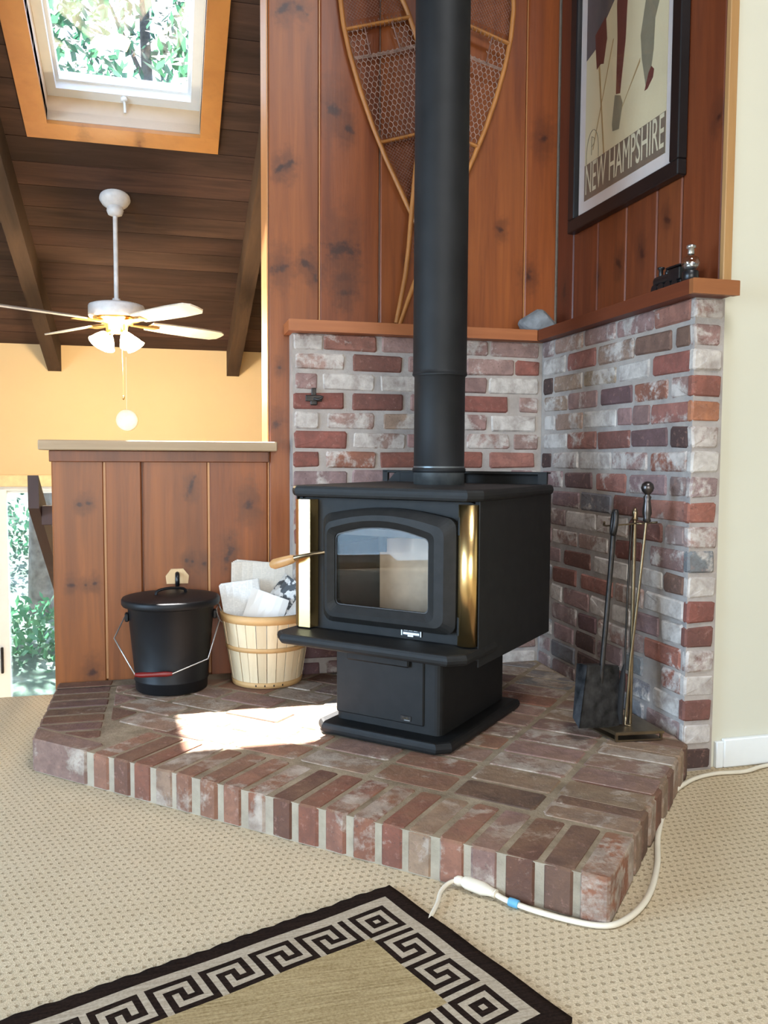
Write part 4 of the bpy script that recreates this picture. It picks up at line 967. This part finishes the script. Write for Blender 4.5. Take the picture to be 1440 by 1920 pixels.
# ------------------------------------------------------------------ snowshoes
def snowshoe(tail, toe, sgn, yd, label):
    t = Vector(tail); ax = (Vector(toe)-t); L = ax.length; ax.normalize(); nr = Vector((-ax.y, ax.x))
    W = [(0, .006), (.08, .012), (.17, .02), (.27, .036), (.38, .058), (.5, .080), (.62, .101), (.74, .116), (.86, .124), (.98, .125), (1.08, .118), (1.18, .100), (1.26, .072), (1.31, .038), (1.33, 0)]
    def hwid(s):
        for (a, b), (c, d) in zip(W, W[1:]):
            if a <= s <= c: return b+(d-b)*(s-a)/(c-a)
        return 0
    def P(s, x, y=0): p = t+ax*s+nr*x; return (p.x, PB-.022-yd+y, p.y)
    e = empty('snowshoe', (t.x, PB, t.y), 0, label, 'snowshoe', 'pair of snowshoes crossed on the pine wall')
    e.location = (0, 0, 0)
    fr = MB()
    S = [i*1.33/60 for i in range(61)]
    for sg in (-1, 1): fr.tube([P(s, sg*hwid(s)) for s in S], .0085, 8)
    fr.build('frame', M_ASHW, e)
    for s in (.68, 1.06):
        w_ = hwid(s)-.004; c = MB(); c.tube([P(s, -w_), P(s, w_)], .011, 8, flat=.6); cbm = c.build('crossbar', M_ASHW, e)
        wr = MB(); k = -w_+.03
        while k < w_-.02: wr.tube([P(s-.013, k, 0), P(s-.013, k, -.009), P(s+.013, k, -.009), P(s+.013, k, 0)], .0012, 4); k += .016
        wr.build('wrapping', M_GUT, cbm)
    lc = MB(); g = .0175
    def ok(s, x):
        return abs(x) < hwid(s)-.006
    def seg(a, b, r=.0013, y=0):
        if ok(*a) and ok(*b): lc.tube([P(a[0], a[1], y), P(b[0], b[1], y)], r, 4, cap=False)
    # coarse hexagon lacing between the crossbars, with the toe hole
    i = 0; s = .69
    while s < 1.05:
        x = -.15+(g/2 if i % 2 else 0)
        while x < .15:
            hole = s > .965 and abs(x) < .05
            if not hole:
                seg((s, x), (s+g*.55, x)); seg((s+g*.55, x), (s+g, x+g/2)); seg((s+g*.55, x), (s+g, x-g/2))
            x += g
        s += g; i += 1
    for k in (.962, .966, .97): lc.tube([P(k, -hwid(k)+.01), P(k-.004, -.03), P(k-.004, .03), P(k, hwid(k)-.01)], .0016, 4)
    lacing = lc.build('lacing', M_BABG, e); tag(lacing, kind='stuff')
    f2 = MB(); lc = f2; s = .25
    while s < .665:
        x = -.12
        while x < .12:
            seg((s, x), (s+.0125, x+.0125), .0007); seg((s, x), (s+.0125, x-.0125), .0007); x += .0125
        s += .0125
    s = 1.085
    while s < 1.3:
        x = -.14
        while x < .14:
            seg((s, x), (s+.0125, x+.0125), .0007); seg((s, x), (s+.0125, x-.0125), .0007); x += .0125
        s += .0125
    tag(f2.build('fine_lacing', M_GUT, e), kind='stuff')
    # leather binding strips by the toe hole
    for x in (-.055, .055): MB().tube([P(.965, x, -.003), P(1.06, x*.9, -.004)], .0045, 6, flat=.5).build('binding_strap', M_GUT, e)
    return e
snowshoe((1.034, 1.293), (.639, 2.563), 1, 0, 'laced wooden snowshoe leaning toward the half wall, left of the flue pipe')
snowshoe((.789, 1.293), (1.149, 2.573), -1, .03, 'laced wooden snowshoe mostly behind the flue pipe, leaning toward the poster')

# ------------------------------------------------------------------ framed poster
PF = empty('framed_poster', (PR-.0015, 2.435, 1.615), R(-90), 'tall black-framed skiing poster with cream mat on the dark pine wall', 'framed poster')
# local x runs from the far side (-) to the near side (+), z up, front faces -y
FW, FH = .66, 1.02; b = .044
for (x0, x1, z0, z1) in ((-FW/2, FW/2, 0, b), (-FW/2, FW/2, FH-b, FH), (-FW/2, -FW/2+b, b, FH-b), (FW/2-b, FW/2, b, FH-b)):
    MB().box(x0, x1, -.03, 0, z0, z1, .003).build('frame_member', M_FRAME, PF)
M_MAT = simple('mat_board', srgb(206, 192, 184), .8, var=.02); M_PRN = simple('print_ground', srgb(204, 188, 152), .7, var=.03, scale=5)
MB().box(-FW/2+b-.003, FW/2-b+.003, -.010, -.004, b-.003, FH-b+.003).build('mat', M_MAT, PF)
px0, px1, pz0, pz1 = -.245, .238, .09, FH-.09
pr_ = MB().box(px0, px1, -.0112, -.0100, pz0, pz1).build('print', M_PRN, PF)
M_BAND = simple('band_brown', srgb(108, 92, 76), .7); M_PIN = simple('ink_maroon', srgb(92, 40, 32), .7); M_PGR = simple('ink_grey', srgb(78, 76, 78), .7); M_PBL = simple('ink_black', srgb(30, 22, 26), .7)
M_PGN = simple('ink_olive', srgb(122, 114, 92), .7); M_PTN = simple('ink_tan', srgb(156, 128, 84), .7); M_CRM = simple('ink_cream', srgb(200, 188, 158), .7)
MB().box(px0, px1, -.0117, -.0112, pz0, pz0+.118).build('title_band', M_BAND, pr_)
def fig(poly, mat, y=-.0116): MB().plate([(px0+(px1-px0)*a, pz0+.118+(pz1-pz0-.118)*c) for a, c in poly], y-.0003, -.0112).build('printed_shape', mat, pr_)
fig([(0, .48), (.16, .50), (.2, .56), (.38, .64), (.36, 1), (0, 1)], M_PGR)
fig([(.12, .56), (.26, .6), (.28, .50), (.24, .40), (.2, .41), (.15, .40), (.13, .49)], M_PIN, -.0119)
fig([(.17, .41), (.19, .41), (.275, .0), (.26, .0)], M_PTN)
fig([(.36, .47), (.37, .47), (.12, .05), (.11, .05)], M_PTN)
fig([(.38, .70), (.56, .74), (.62, .80), (.60, 1), (.30, 1), (.32, .80)], M_PIN, -.0119)
fig([(.42, .74), (.56, .74), (.53, .55), (.52, .42), (.465, .21), (.415, .22), (.42, .45), (.405, .60)], M_PIN, -.0122)
fig([(.40, .22), (.47, .20), (.50, .16), (.46, .06), (.38, .07), (.37, .10)], M_PGN, -.0119)
fig([(.49, .14), (.50, .15), (.70, .29), (.70, .275)], M_PTN)
fig([(.82, .60), (.98, .44), (.98, 1), (.86, 1), (.82, .8)], M_PBL, -.0119)
fig([(.72, .28), (.70, .38), (.76, .53), (.84, .62), (.92, .48), (.86, .40), (.85, .28), (.82, .19), (.77, .16)], M_PGN)
fig([(.80, .20), (.83, .22), (.86, .2), (.85, .17), (.79, .14), (.76, .14)], M_PIN, -.0119)
for (a, c, r_, h_) in ((.1, .02, .07, .14),):
    rg = MB(); ph = [(px0+(px1-px0)*(.11+.085*math.cos(R(q))), -.0117, pz0+.125+.075*max(.0, math.sin(R(q)))+.02) for q in range(0, 181, 15)]
    rg.tube([(ph[0][0], ph[0][1], pz0+.12)]+ph+[(ph[-1][0], ph[-1][1], pz0+.12)], .0012, 5); rg.tube([(ph[6][0]-.006, -.0117, pz0+.14), (ph[6][0]-.006, -.0117, pz0+.2)], .0013, 5)
    rg.tube([(ph[6][0]-.006, -.0117, pz0+.2), (ph[6][0]+.012, -.0117, pz0+.19), (ph[6][0]+.012, -.0117, pz0+.175), (ph[6][0]-.006, -.0117, pz0+.165)], .0012, 5); rg.build('printed_monogram', M_PGN, pr_)
text('NEW HAMPSHIRE', .142, .425, M_CRM, pr_, 'printed_title', Matrix.Translation(((px0+px1)/2, -.0119, pz0+.062)) @ FRONT, .0003)
MB().box(-FW/2+b, FW/2-b, -.02, -.0185, b, FH-b).build('glazing', glass('poster_glass', amt=.05), PF)

# ------------------------------------------------------------------ ceiling fan
FX, FY = -.24, 4.8; fz = zroof(FY)
CF = empty('ceiling_fan', (FX, FY, fz), 0, 'white ceiling fan with brass fittings and lit bulbs under the sloped roof', 'ceiling fan')
M_FWH = simple('fan_white', srgb(226, 226, 228), .35, bump=0)
cn = MB(); cn.M = Matrix.Translation((0, 0, -.0)) @ Matrix.Rotation(-SLP, 4, 'X')
cn.lathe([(.078, -.001), (.08, -.012), (.07, -.03), (.045, -.05), (.03, -.056), (0, -.056)], 32); cn.build('canopy', M_FWH, CF)
MB().lathe([(0, -.03), (.04, -.045), (.044, -.07), (.036, -.09), (.014, -.098), (0, -.098)], 24).build('ball_joint', M_FWH, CF)
MB().lathe([(.012, -.09), (.012, -.56)], 20).lathe([(.02, -.53), (.024, -.545), (.024, -.56), (0, -.56)], 20).build('downrod', M_FWH, CF)
MB().lathe([(0, -.556), (.12, -.558), (.142, -.566), (.146, -.575), (.146, -.622), (.14, -.632), (.1, -.634), (0, -.634)], 40).build('motor_housing', M_FWH, CF)
MB().lathe([(.125, -.632), (.12, -.645), (.09, -.652), (.075, -.665), (.06, -.67), (.055, -.70), (.03, -.715), (0, -.716)], 40).build('brass_hub', M_BRASS, CF)
M_BLADE = simple('fan_blade', srgb(226, 216, 200), .45, bump=0)
for k in range(4):
    a = R(35+90*k)
    bm_ = MB(); bm_.M = Matrix.Rotation(a, 4, 'Z') @ Matrix.Translation((0, 0, -.652)) @ Matrix.Rotation(R(-13), 4, 'X')
    out = [(.2, -.05), (.34, -.062), (.52, -.068), (.66, -.062), (.695, -.038), (.70, 0), (.695, .038), (.66, .062), (.52, .068), (.34, .062), (.2, .05)]
    bm_.prism(out, -.004, .004); bl_ = bm_.build('blade', M_BLADE, CF)
    ir = MB(); ir.M = Matrix.Rotation(a, 4, 'Z') @ Matrix.Translation((0, 0, -.66)); ir.prism([(.09, -.014), (.2, -.035), (.25, -.03), (.25, .03), (.2, .035), (.09, .014)], -.004, .003); ir.build('blade_iron', M_BRASS, bl_)
for k in range(4):
    a = R(35+90*k); d_ = Vector((math.cos(a), math.sin(a), 0))
    p0 = Vector((0, 0, -.70)); p1 = p0+d_*.07+Vector((0, 0, -.02))
    MB().tube([p0+d_*.02, p1], .009, 8).build('lamp_arm', M_BRASS, CF)
    sh = MB(); sh.M = Matrix.Translation(p1) @ d_.lerp(Vector((0, 0, -1)), .55).normalized().to_track_quat('Z', 'X').to_matrix().to_4x4()
    sh.lathe([(.016, 0), (.024, .012), (.038, .04), (.044, .06), (.052, .074)], 20); sh.build('lamp_shade', M_BULB, CF)
pl = bpy.data.lights.new('fan_lamp', 'POINT'); pl.energy = 42; pl.shadow_soft_size = .09; pl.color = (1, .84, .60)
po = bpy.data.objects.new('fan_lamp', pl); COL.objects.link(po); po.location = (FX, FY, fz-.86)
ch = MB(); ch.tube([(.025, -.02, -.71), (.03, -.02, -.95), (.03, -.02, -1.05)], .0015, 6); ch.lathe([(0, -1.07), (.006, -1.065), (.006, -1.05), (0, -1.045)], 10, (.03, -.02, 0)); ch.build('pull_chain', M_BRASS, CF)
dk = empty('wall_disc', (-.264, 6.5, 1.093), 0, 'round white disc hanging on the yellow wall below the fan', 'wall disc')
q_ = MB(); q_.M = Matrix.Rotation(PI/2, 4, 'X'); q_.lathe([(0, .024), (.05, .024), (.07, .018), (.078, .01), (.078, 0), (0, 0)], 40); q_.build('disc', M_DISC, dk)
MB().tube([(0, -.004, .07), (0, -.004, .46)], .002, 6).build('wire', M_WHITE, dk)

# ------------------------------------------------------------------ stair handrail
hr = empty('stair_handrail', (-.423, 3.0, .71), 0, 'dark wooden stair handrail descending behind the end of the half wall', 'handrail')
ln = 2.2; sl_ = .6
vs = []
for (y_, z_) in ((0, 0), (ln, -sl_*ln)):
    vs += [(-.017, y_, z_-.055), (.017, y_, z_-.055), (.017, y_, z_+.055), (-.017, y_, z_+.055)]
MB().add(vs, [(0, 1, 2, 3), (4, 7, 6, 5), (0, 4, 5, 1), (1, 5, 6, 2), (2, 6, 7, 3), (3, 7, 4, 0)]).build('rail', M_RAIL, hr)
MB().box(.017, .064, .05, .09, -.115, -.05, .002).build('bracket', M_RAIL, hr)
MB().box(-.017, .017, 1.9, 1.94, -2.2, -1.2).build('post', M_RAIL, hr)

# ------------------------------------------------------------------ rug with key border
RA = Vector((.4095, 1.5203)); RB_ = Vector((.5714, 1.0820)); dS = (RB_-RA).normalized(); dL = Vector((dS.y, -dS.x))
if dL.x > 0: dL = -dL
g = (RB_-RA).length/43; NS, NL = 43, 75+0
KEY = [(0,0,0,6),(0,6,6,6),(6,2,6,6),(4,2,6,2),(4,2,4,4),(2,4,4,4),(2,0,2,4),(2,0,8,0)]
def key_cells(n):
    S = set()
    for m_ in range(n):
        for (a0, b0, a1, b1) in KEY:
            for a in range(a0, a1+1):
                for b in range(b0, b1+1): S.add((a+8*m_, b))
    for b in range(7): S.add((8*n, b))
    return S
def rug_black(i, j):       # i along the short side, j along the long side
    if i < 3 or j < 3 or i >= NS-3 or j >= NL-3: return 1
    for (I, ci) in ((i, 0), (NS-1-i, 1)):
        for (J, cj) in ((j, 0), (NL-1-j, 1)):
            if 5 <= I < 12 and 5 <= J < 12:
                a, b_ = I-5, J-5; m_ = max(abs(a-3), abs(b_-3)); return 1 if m_ in (3, 1) else 2
    for (a, b_, n) in ((i-13, j-5, 2), (j-13, i-5, 6), (NS-1-i-13, NL-1-j-5, 2), (NL-1-j-13, NS-1-i-5, 6)):
        if 0 <= b_ < 7 and 0 <= a < 8*n+1: return 1 if (a, b_) in KC[n] else 2
    if i < 13 or j < 13 or i >= NS-13 or j >= NL-13: return 2 if (i < 5 or j < 5 or i >= NS-5 or j >= NL-5 or 5 <= i < 12 or 5 <= j < 12 or NS-12 <= i < NS-5 or NL-12 <= j < NL-5) else 0
    return 0
KC = {2: key_cells(2), 6: key_cells(6)}
NL = 5+7+1+49+1+7+5
rugm = MB(); cc = {}; vs = []; zr = .009
for i in range(NS+1):
    for j in range(NL+1):
        p = dS*(i*g)+dL*(j*g)
        wv = .0012*math.sin(i*.45+j*.13)+.001*math.sin(j*.31)
        if i in (0, NS): p = p+dS*(.002*math.sin(j*1.7)+.001*math.sin(j*.6))
        vs.append((p.x, p.y, zr+wv*.6))
N_ = len(vs); fsq = {0: [], 1: [], 2: []}
for i in range(NS):
    for j in range(NL):
        a = i*(NL+1)+j; fsq[rug_black(i, j)].append((a, a+1, a+NL+2, a+NL+1))
base_i = len(rugm.v); rugm.v += vs
for mi_, ff in fsq.items():
    for f in ff: rugm.f.append(list(f)); rugm.mi.append(mi_); rugm.sm.append(True)
bt = [(x, y_, .001) for x, y_, z in vs]; rugm.v += bt
rim = [j for j in range(NL+1)]+[i*(NL+1)+NL for i in range(1, NS+1)]+[NS*(NL+1)+j for j in range(NL-1, -1, -1)]+[i*(NL+1) for i in range(NS-1, 0, -1)]
for q in range(len(rim)):
    a, b_ = rim[q], rim[(q+1) % len(rim)]; rugm.f.append([a, b_, N_+b_, N_+a]); rugm.mi.append(1); rugm.sm.append(False)
rugm.f.append([0+N_, NL+N_, NS*(NL+1)+NL+N_, NS*(NL+1)+N_]); rugm.mi.append(0); rugm.sm.append(False)
ro = rugm.build('rug', [M_RUGF, M_RUGB, M_RUGL], None, (RA.x, RA.y, 0)); tag(ro, 'small beige mat with black Greek key border lying on the carpet', 'rug')

# ------------------------------------------------------------------ extension cord
ec = empty('extension_cord', (.75, 1.3, 0), 0, 'cream extension cord running around the hearth corner to the far wall', 'cord')
def sm(P, n=6):
    P = [Vector(p) for p in P]; out = []
    for i in range(len(P)-1):
        p0, p1, p2, p3 = P[max(i-1, 0)], P[i], P[i+1], P[min(i+2, len(P)-1)]
        for k in range(n):
            t = k/n; out.append(.5*((2*p1)+(-p0+p2)*t+(2*p0-5*p1+4*p2-p3)*t*t+(-p0+3*p1-3*p2+p3)*t**3))
    out.append(P[-1]); return out
O_ = Vector((.75, 1.3, 0))
big = [(.593,1.432,.012),(.612,1.404,.009),(.664,1.349,.007),(.733,1.299,.006),(.787,1.303,.006),(.868,1.36,.006),(.957,1.467,.006),(1.045,1.60,.006),(1.18,1.765,.006),(1.295,1.85,.006),(1.388,1.877,.006),(1.477,1.872,.006),(1.566,1.896,.006),(1.75,1.905,.006),(2.1,1.9,.006)]
MB().tube([p-O_ for p in sm(big)], .0062, 10, flat=.8).build('cable', M_PLASTIC, ec)
a_, b_ = Vector((.549, 1.487, .016))-O_, Vector((.594, 1.431, .013))-O_
sk_ = MB().tube([a_, a_.lerp(b_, .12), a_.lerp(b_, .6), a_.lerp(b_, .8), b_], [.012, .0155, .0155, .011, .008], 14, flat=.75).build('socket', M_PLASTIC, ec)
for k in (.84, .9, .96): MB().tube([a_.lerp(b_, k), a_.lerp(b_, k+.025)], .0098, 12, flat=.8).build('strain_relief_ring', M_PLASTIC, sk_)
t0 = Vector((.609, 1.407, .0095))-O_; t1 = Vector((.622, 1.393, .009))-O_
tag(MB().tube([t0, t0.lerp(t1, .5), t1], [.0078, .0084, .0078], 10).build('tape', M_TAPE, ec), 'band of pale blue tape')
lc_ = empty('lamp_cord', (.5, 1.45, 0), 0, 'thin cream cord coming from under the rug and plugged into extension', 'cord')
O2 = Vector((.5, 1.45, 0))
MB().tube([Vector(p)-O2 for p in sm([(.44,1.38,.004),(.463,1.412,.006),(.482,1.442,.007),(.497,1.47,.010),(.517,1.489,.013),(.536,1.495,.015)])], .0042, 8).build('cable', M_PLASTIC, lc_)
c_, d_ = Vector((.532, 1.4945, .015))-O2, Vector((.5485, 1.4875, .016))-O2
MB().tube([c_, c_.lerp(d_, .4), c_.lerp(d_, .8), d_], [.006, .0095, .0095, .007], 12).build('plug', M_PLASTIC, lc_)
# dry leaf crumbs on the carpet
for (x, y_, s_) in ((.298, 1.79, .012), (.318, 1.735, .016)):
    d = MB(); d.tube([(-s_, 0, .003), (0, s_*.4, .006), (s_*.8, -.002, .004)], [.001, .004, .001], 6, flat=.3)
    o = d.build('dry_leaf', simple('dry_leaf', srgb(120, 88, 50), .9), None, (x, y_, 0), random.uniform(0, 3)); tag(o, ('smaller dry leaf crumb on the carpet, closer to the brick hearth' if s_ < .014 else 'larger curled dry leaf crumb on the carpet, farther from the hearth'), 'leaf', 'dry leaf crumbs')

# ------------------------------------------------------------------ garden seen through the glass
def leaf_mat(name, a, b):
    n = N(name); f = n.noise(n.pos(), 3, 3); n.set(Base_Color=n.ramp(f, [(.3, a), (.7, b)]), Roughness=.5, Transmission_Weight=0)
    tr = n.n('ShaderNodeBsdfTranslucent'); tr.inputs[0].default_value = b; mx = n.n('ShaderNodeMixShader'); mx.inputs[0].default_value = .45
    n.l(n.b.outputs[0], mx.inputs[1]); n.l(tr.outputs[0], mx.inputs[2]); n.l(mx.outputs[0], n.out.inputs[0]); return n.m
M_LEAF = leaf_mat('leaf_green', srgb(30, 74, 52), srgb(66, 118, 84)); M_LEAF2 = leaf_mat('leaf_dark', srgb(20, 52, 42), srgb(46, 88, 68))
M_BARK = simple('bark', srgb(96, 92, 88), .95, var=.3, scale=8)
gm = N('garden_ground'); gf = gm.noise(gm.pos(), 2.2, 6, .7); gm.set(Base_Color=gm.ramp(gf, [(.35, srgb(34, 62, 48)), (.5, srgb(58, 80, 68)), (.65, srgb(112, 128, 118))]), Roughness=1)
gr = MB(); vs = []; fs = []; nx, ny = 24, 24
for i in range(nx+1):
    for j in range(ny+1):
        x = -22+44*i/nx; yy_ = 6.7+22*j/ny; vs.append((x, yy_, -1.75+.16*(yy_-6.7)*1.0+.25*math.sin(x*.7+yy_)*min(1, (yy_-6.7)/4)))
for i in range(nx):
    for j in range(ny): a = i*(ny+1)+j; fs.append((a, a+ny+1, a+ny+2, a+1))
gr.add(vs, fs, True); struct('ground', gr, gm.m)
rt = random.Random(11)
def foliage(c, rx, ry, rz, n, size, rg):
    mb = MB()
    for _ in range(n):
        while True:
            p = Vector((rg.uniform(-1, 1), rg.uniform(-1, 1), rg.uniform(-1, 1)))
            if .35 < p.length < 1: break
        # clumping
        p = Vector((p.x*rx, p.y*ry, p.z*rz))+Vector((rg.gauss(0, .1), rg.gauss(0, .1), rg.gauss(0, .08)))
        a = Vector((rg.gauss(0, 1), rg.gauss(0, 1), rg.gauss(0, 1))).normalized(); b = a.orthogonal().normalized(); s = size*rg.uniform(.6, 1.3)
        q = c+p; mb.add([q-a*s, q+b*s*.45, q+a*s, q-b*s*.45], [(0, 1, 2, 3)])
    return mb
def tree(x, y_, h, cr, n, mat, label, crown=1.0, lsz=.13):
    z0 = -1.75+.16*(y_-6.7)-.3
    e = empty('tree', (x, y_, z0), 0, label, 'tree', 'trees outside the house')
    tk = MB().tube([(0, 0, 0), (.08, .05, h*.4), (-.05, .1, h*.75), (0, 0, h)], [.16, .13, .09, .04], 10)
    for k in range(5): a = k*1.3; zz = h*(.45+.1*k); tk.tube([(0, .05, zz), (math.cos(a)*cr*.6, math.sin(a)*cr*.6, zz+h*.15)], [.05, .015], 6)
    tk.build('trunk', M_BARK, e)
    fo = foliage(Vector((0, 0, h*crown*.72)), cr, cr, h*.4, n, lsz, rt).build('crown', mat, e); tag(fo, kind='stuff')
    return e
tree(-3.4, 9.6, 4.6, .8, 700, M_LEAF, 'slim pale green tree seen through the glass door pane')
tree(-1.55, 11.4, 8.6, 1.15, 1500, M_LEAF, 'tall pale green tree showing left of centre in the skylight')
tree(-1.95, 7.4, 8.6, 1.45, 420, M_LEAF, 'sparse tree by the back wall with branches over the skylight', lsz=.12)
tree(-5.4, 14.0, 9, 1.7, 1500, M_LEAF2, 'dark tall tree at the far side of the garden')
tree(1.0, 11.0, 8.4, 1.1, 1500, M_LEAF, 'leafy pale green tree at the right edge of the skylight')
tree(-.2, 15.5, 12, 1.5, 1900, M_LEAF2, 'tallest tree, dark crown seen high through the skylight')
tree(4.2, 15.0, 10, 1.8, 1500, M_LEAF2, 'dark tree on the pine wall side of the garden')
for i, (x, y_, s) in enumerate(((-2.3, 8.2, .42), (-1.35, 9.3, .5), (-.3, 8.2, .45), (-2.75, 11.4, .6), (-2.2, 13.4, .7), (-.6, 13.0, .7))):
    e = tag(foliage(Vector((0, 0, s*.6)), s*.9, s*.8, s*.7, 420, .06, rt).build('shrub', M_LEAF if i % 2 else M_LEAF2, None, (x, y_, -1.75+.16*(y_-6.7))), ['low dark shrub', 'low bright shrub', 'small dark shrub', 'broad bright shrub', 'round dark shrub', 'large bright shrub'][i]+' in the garden beyond the glass door', 'shrub', 'garden shrubs')
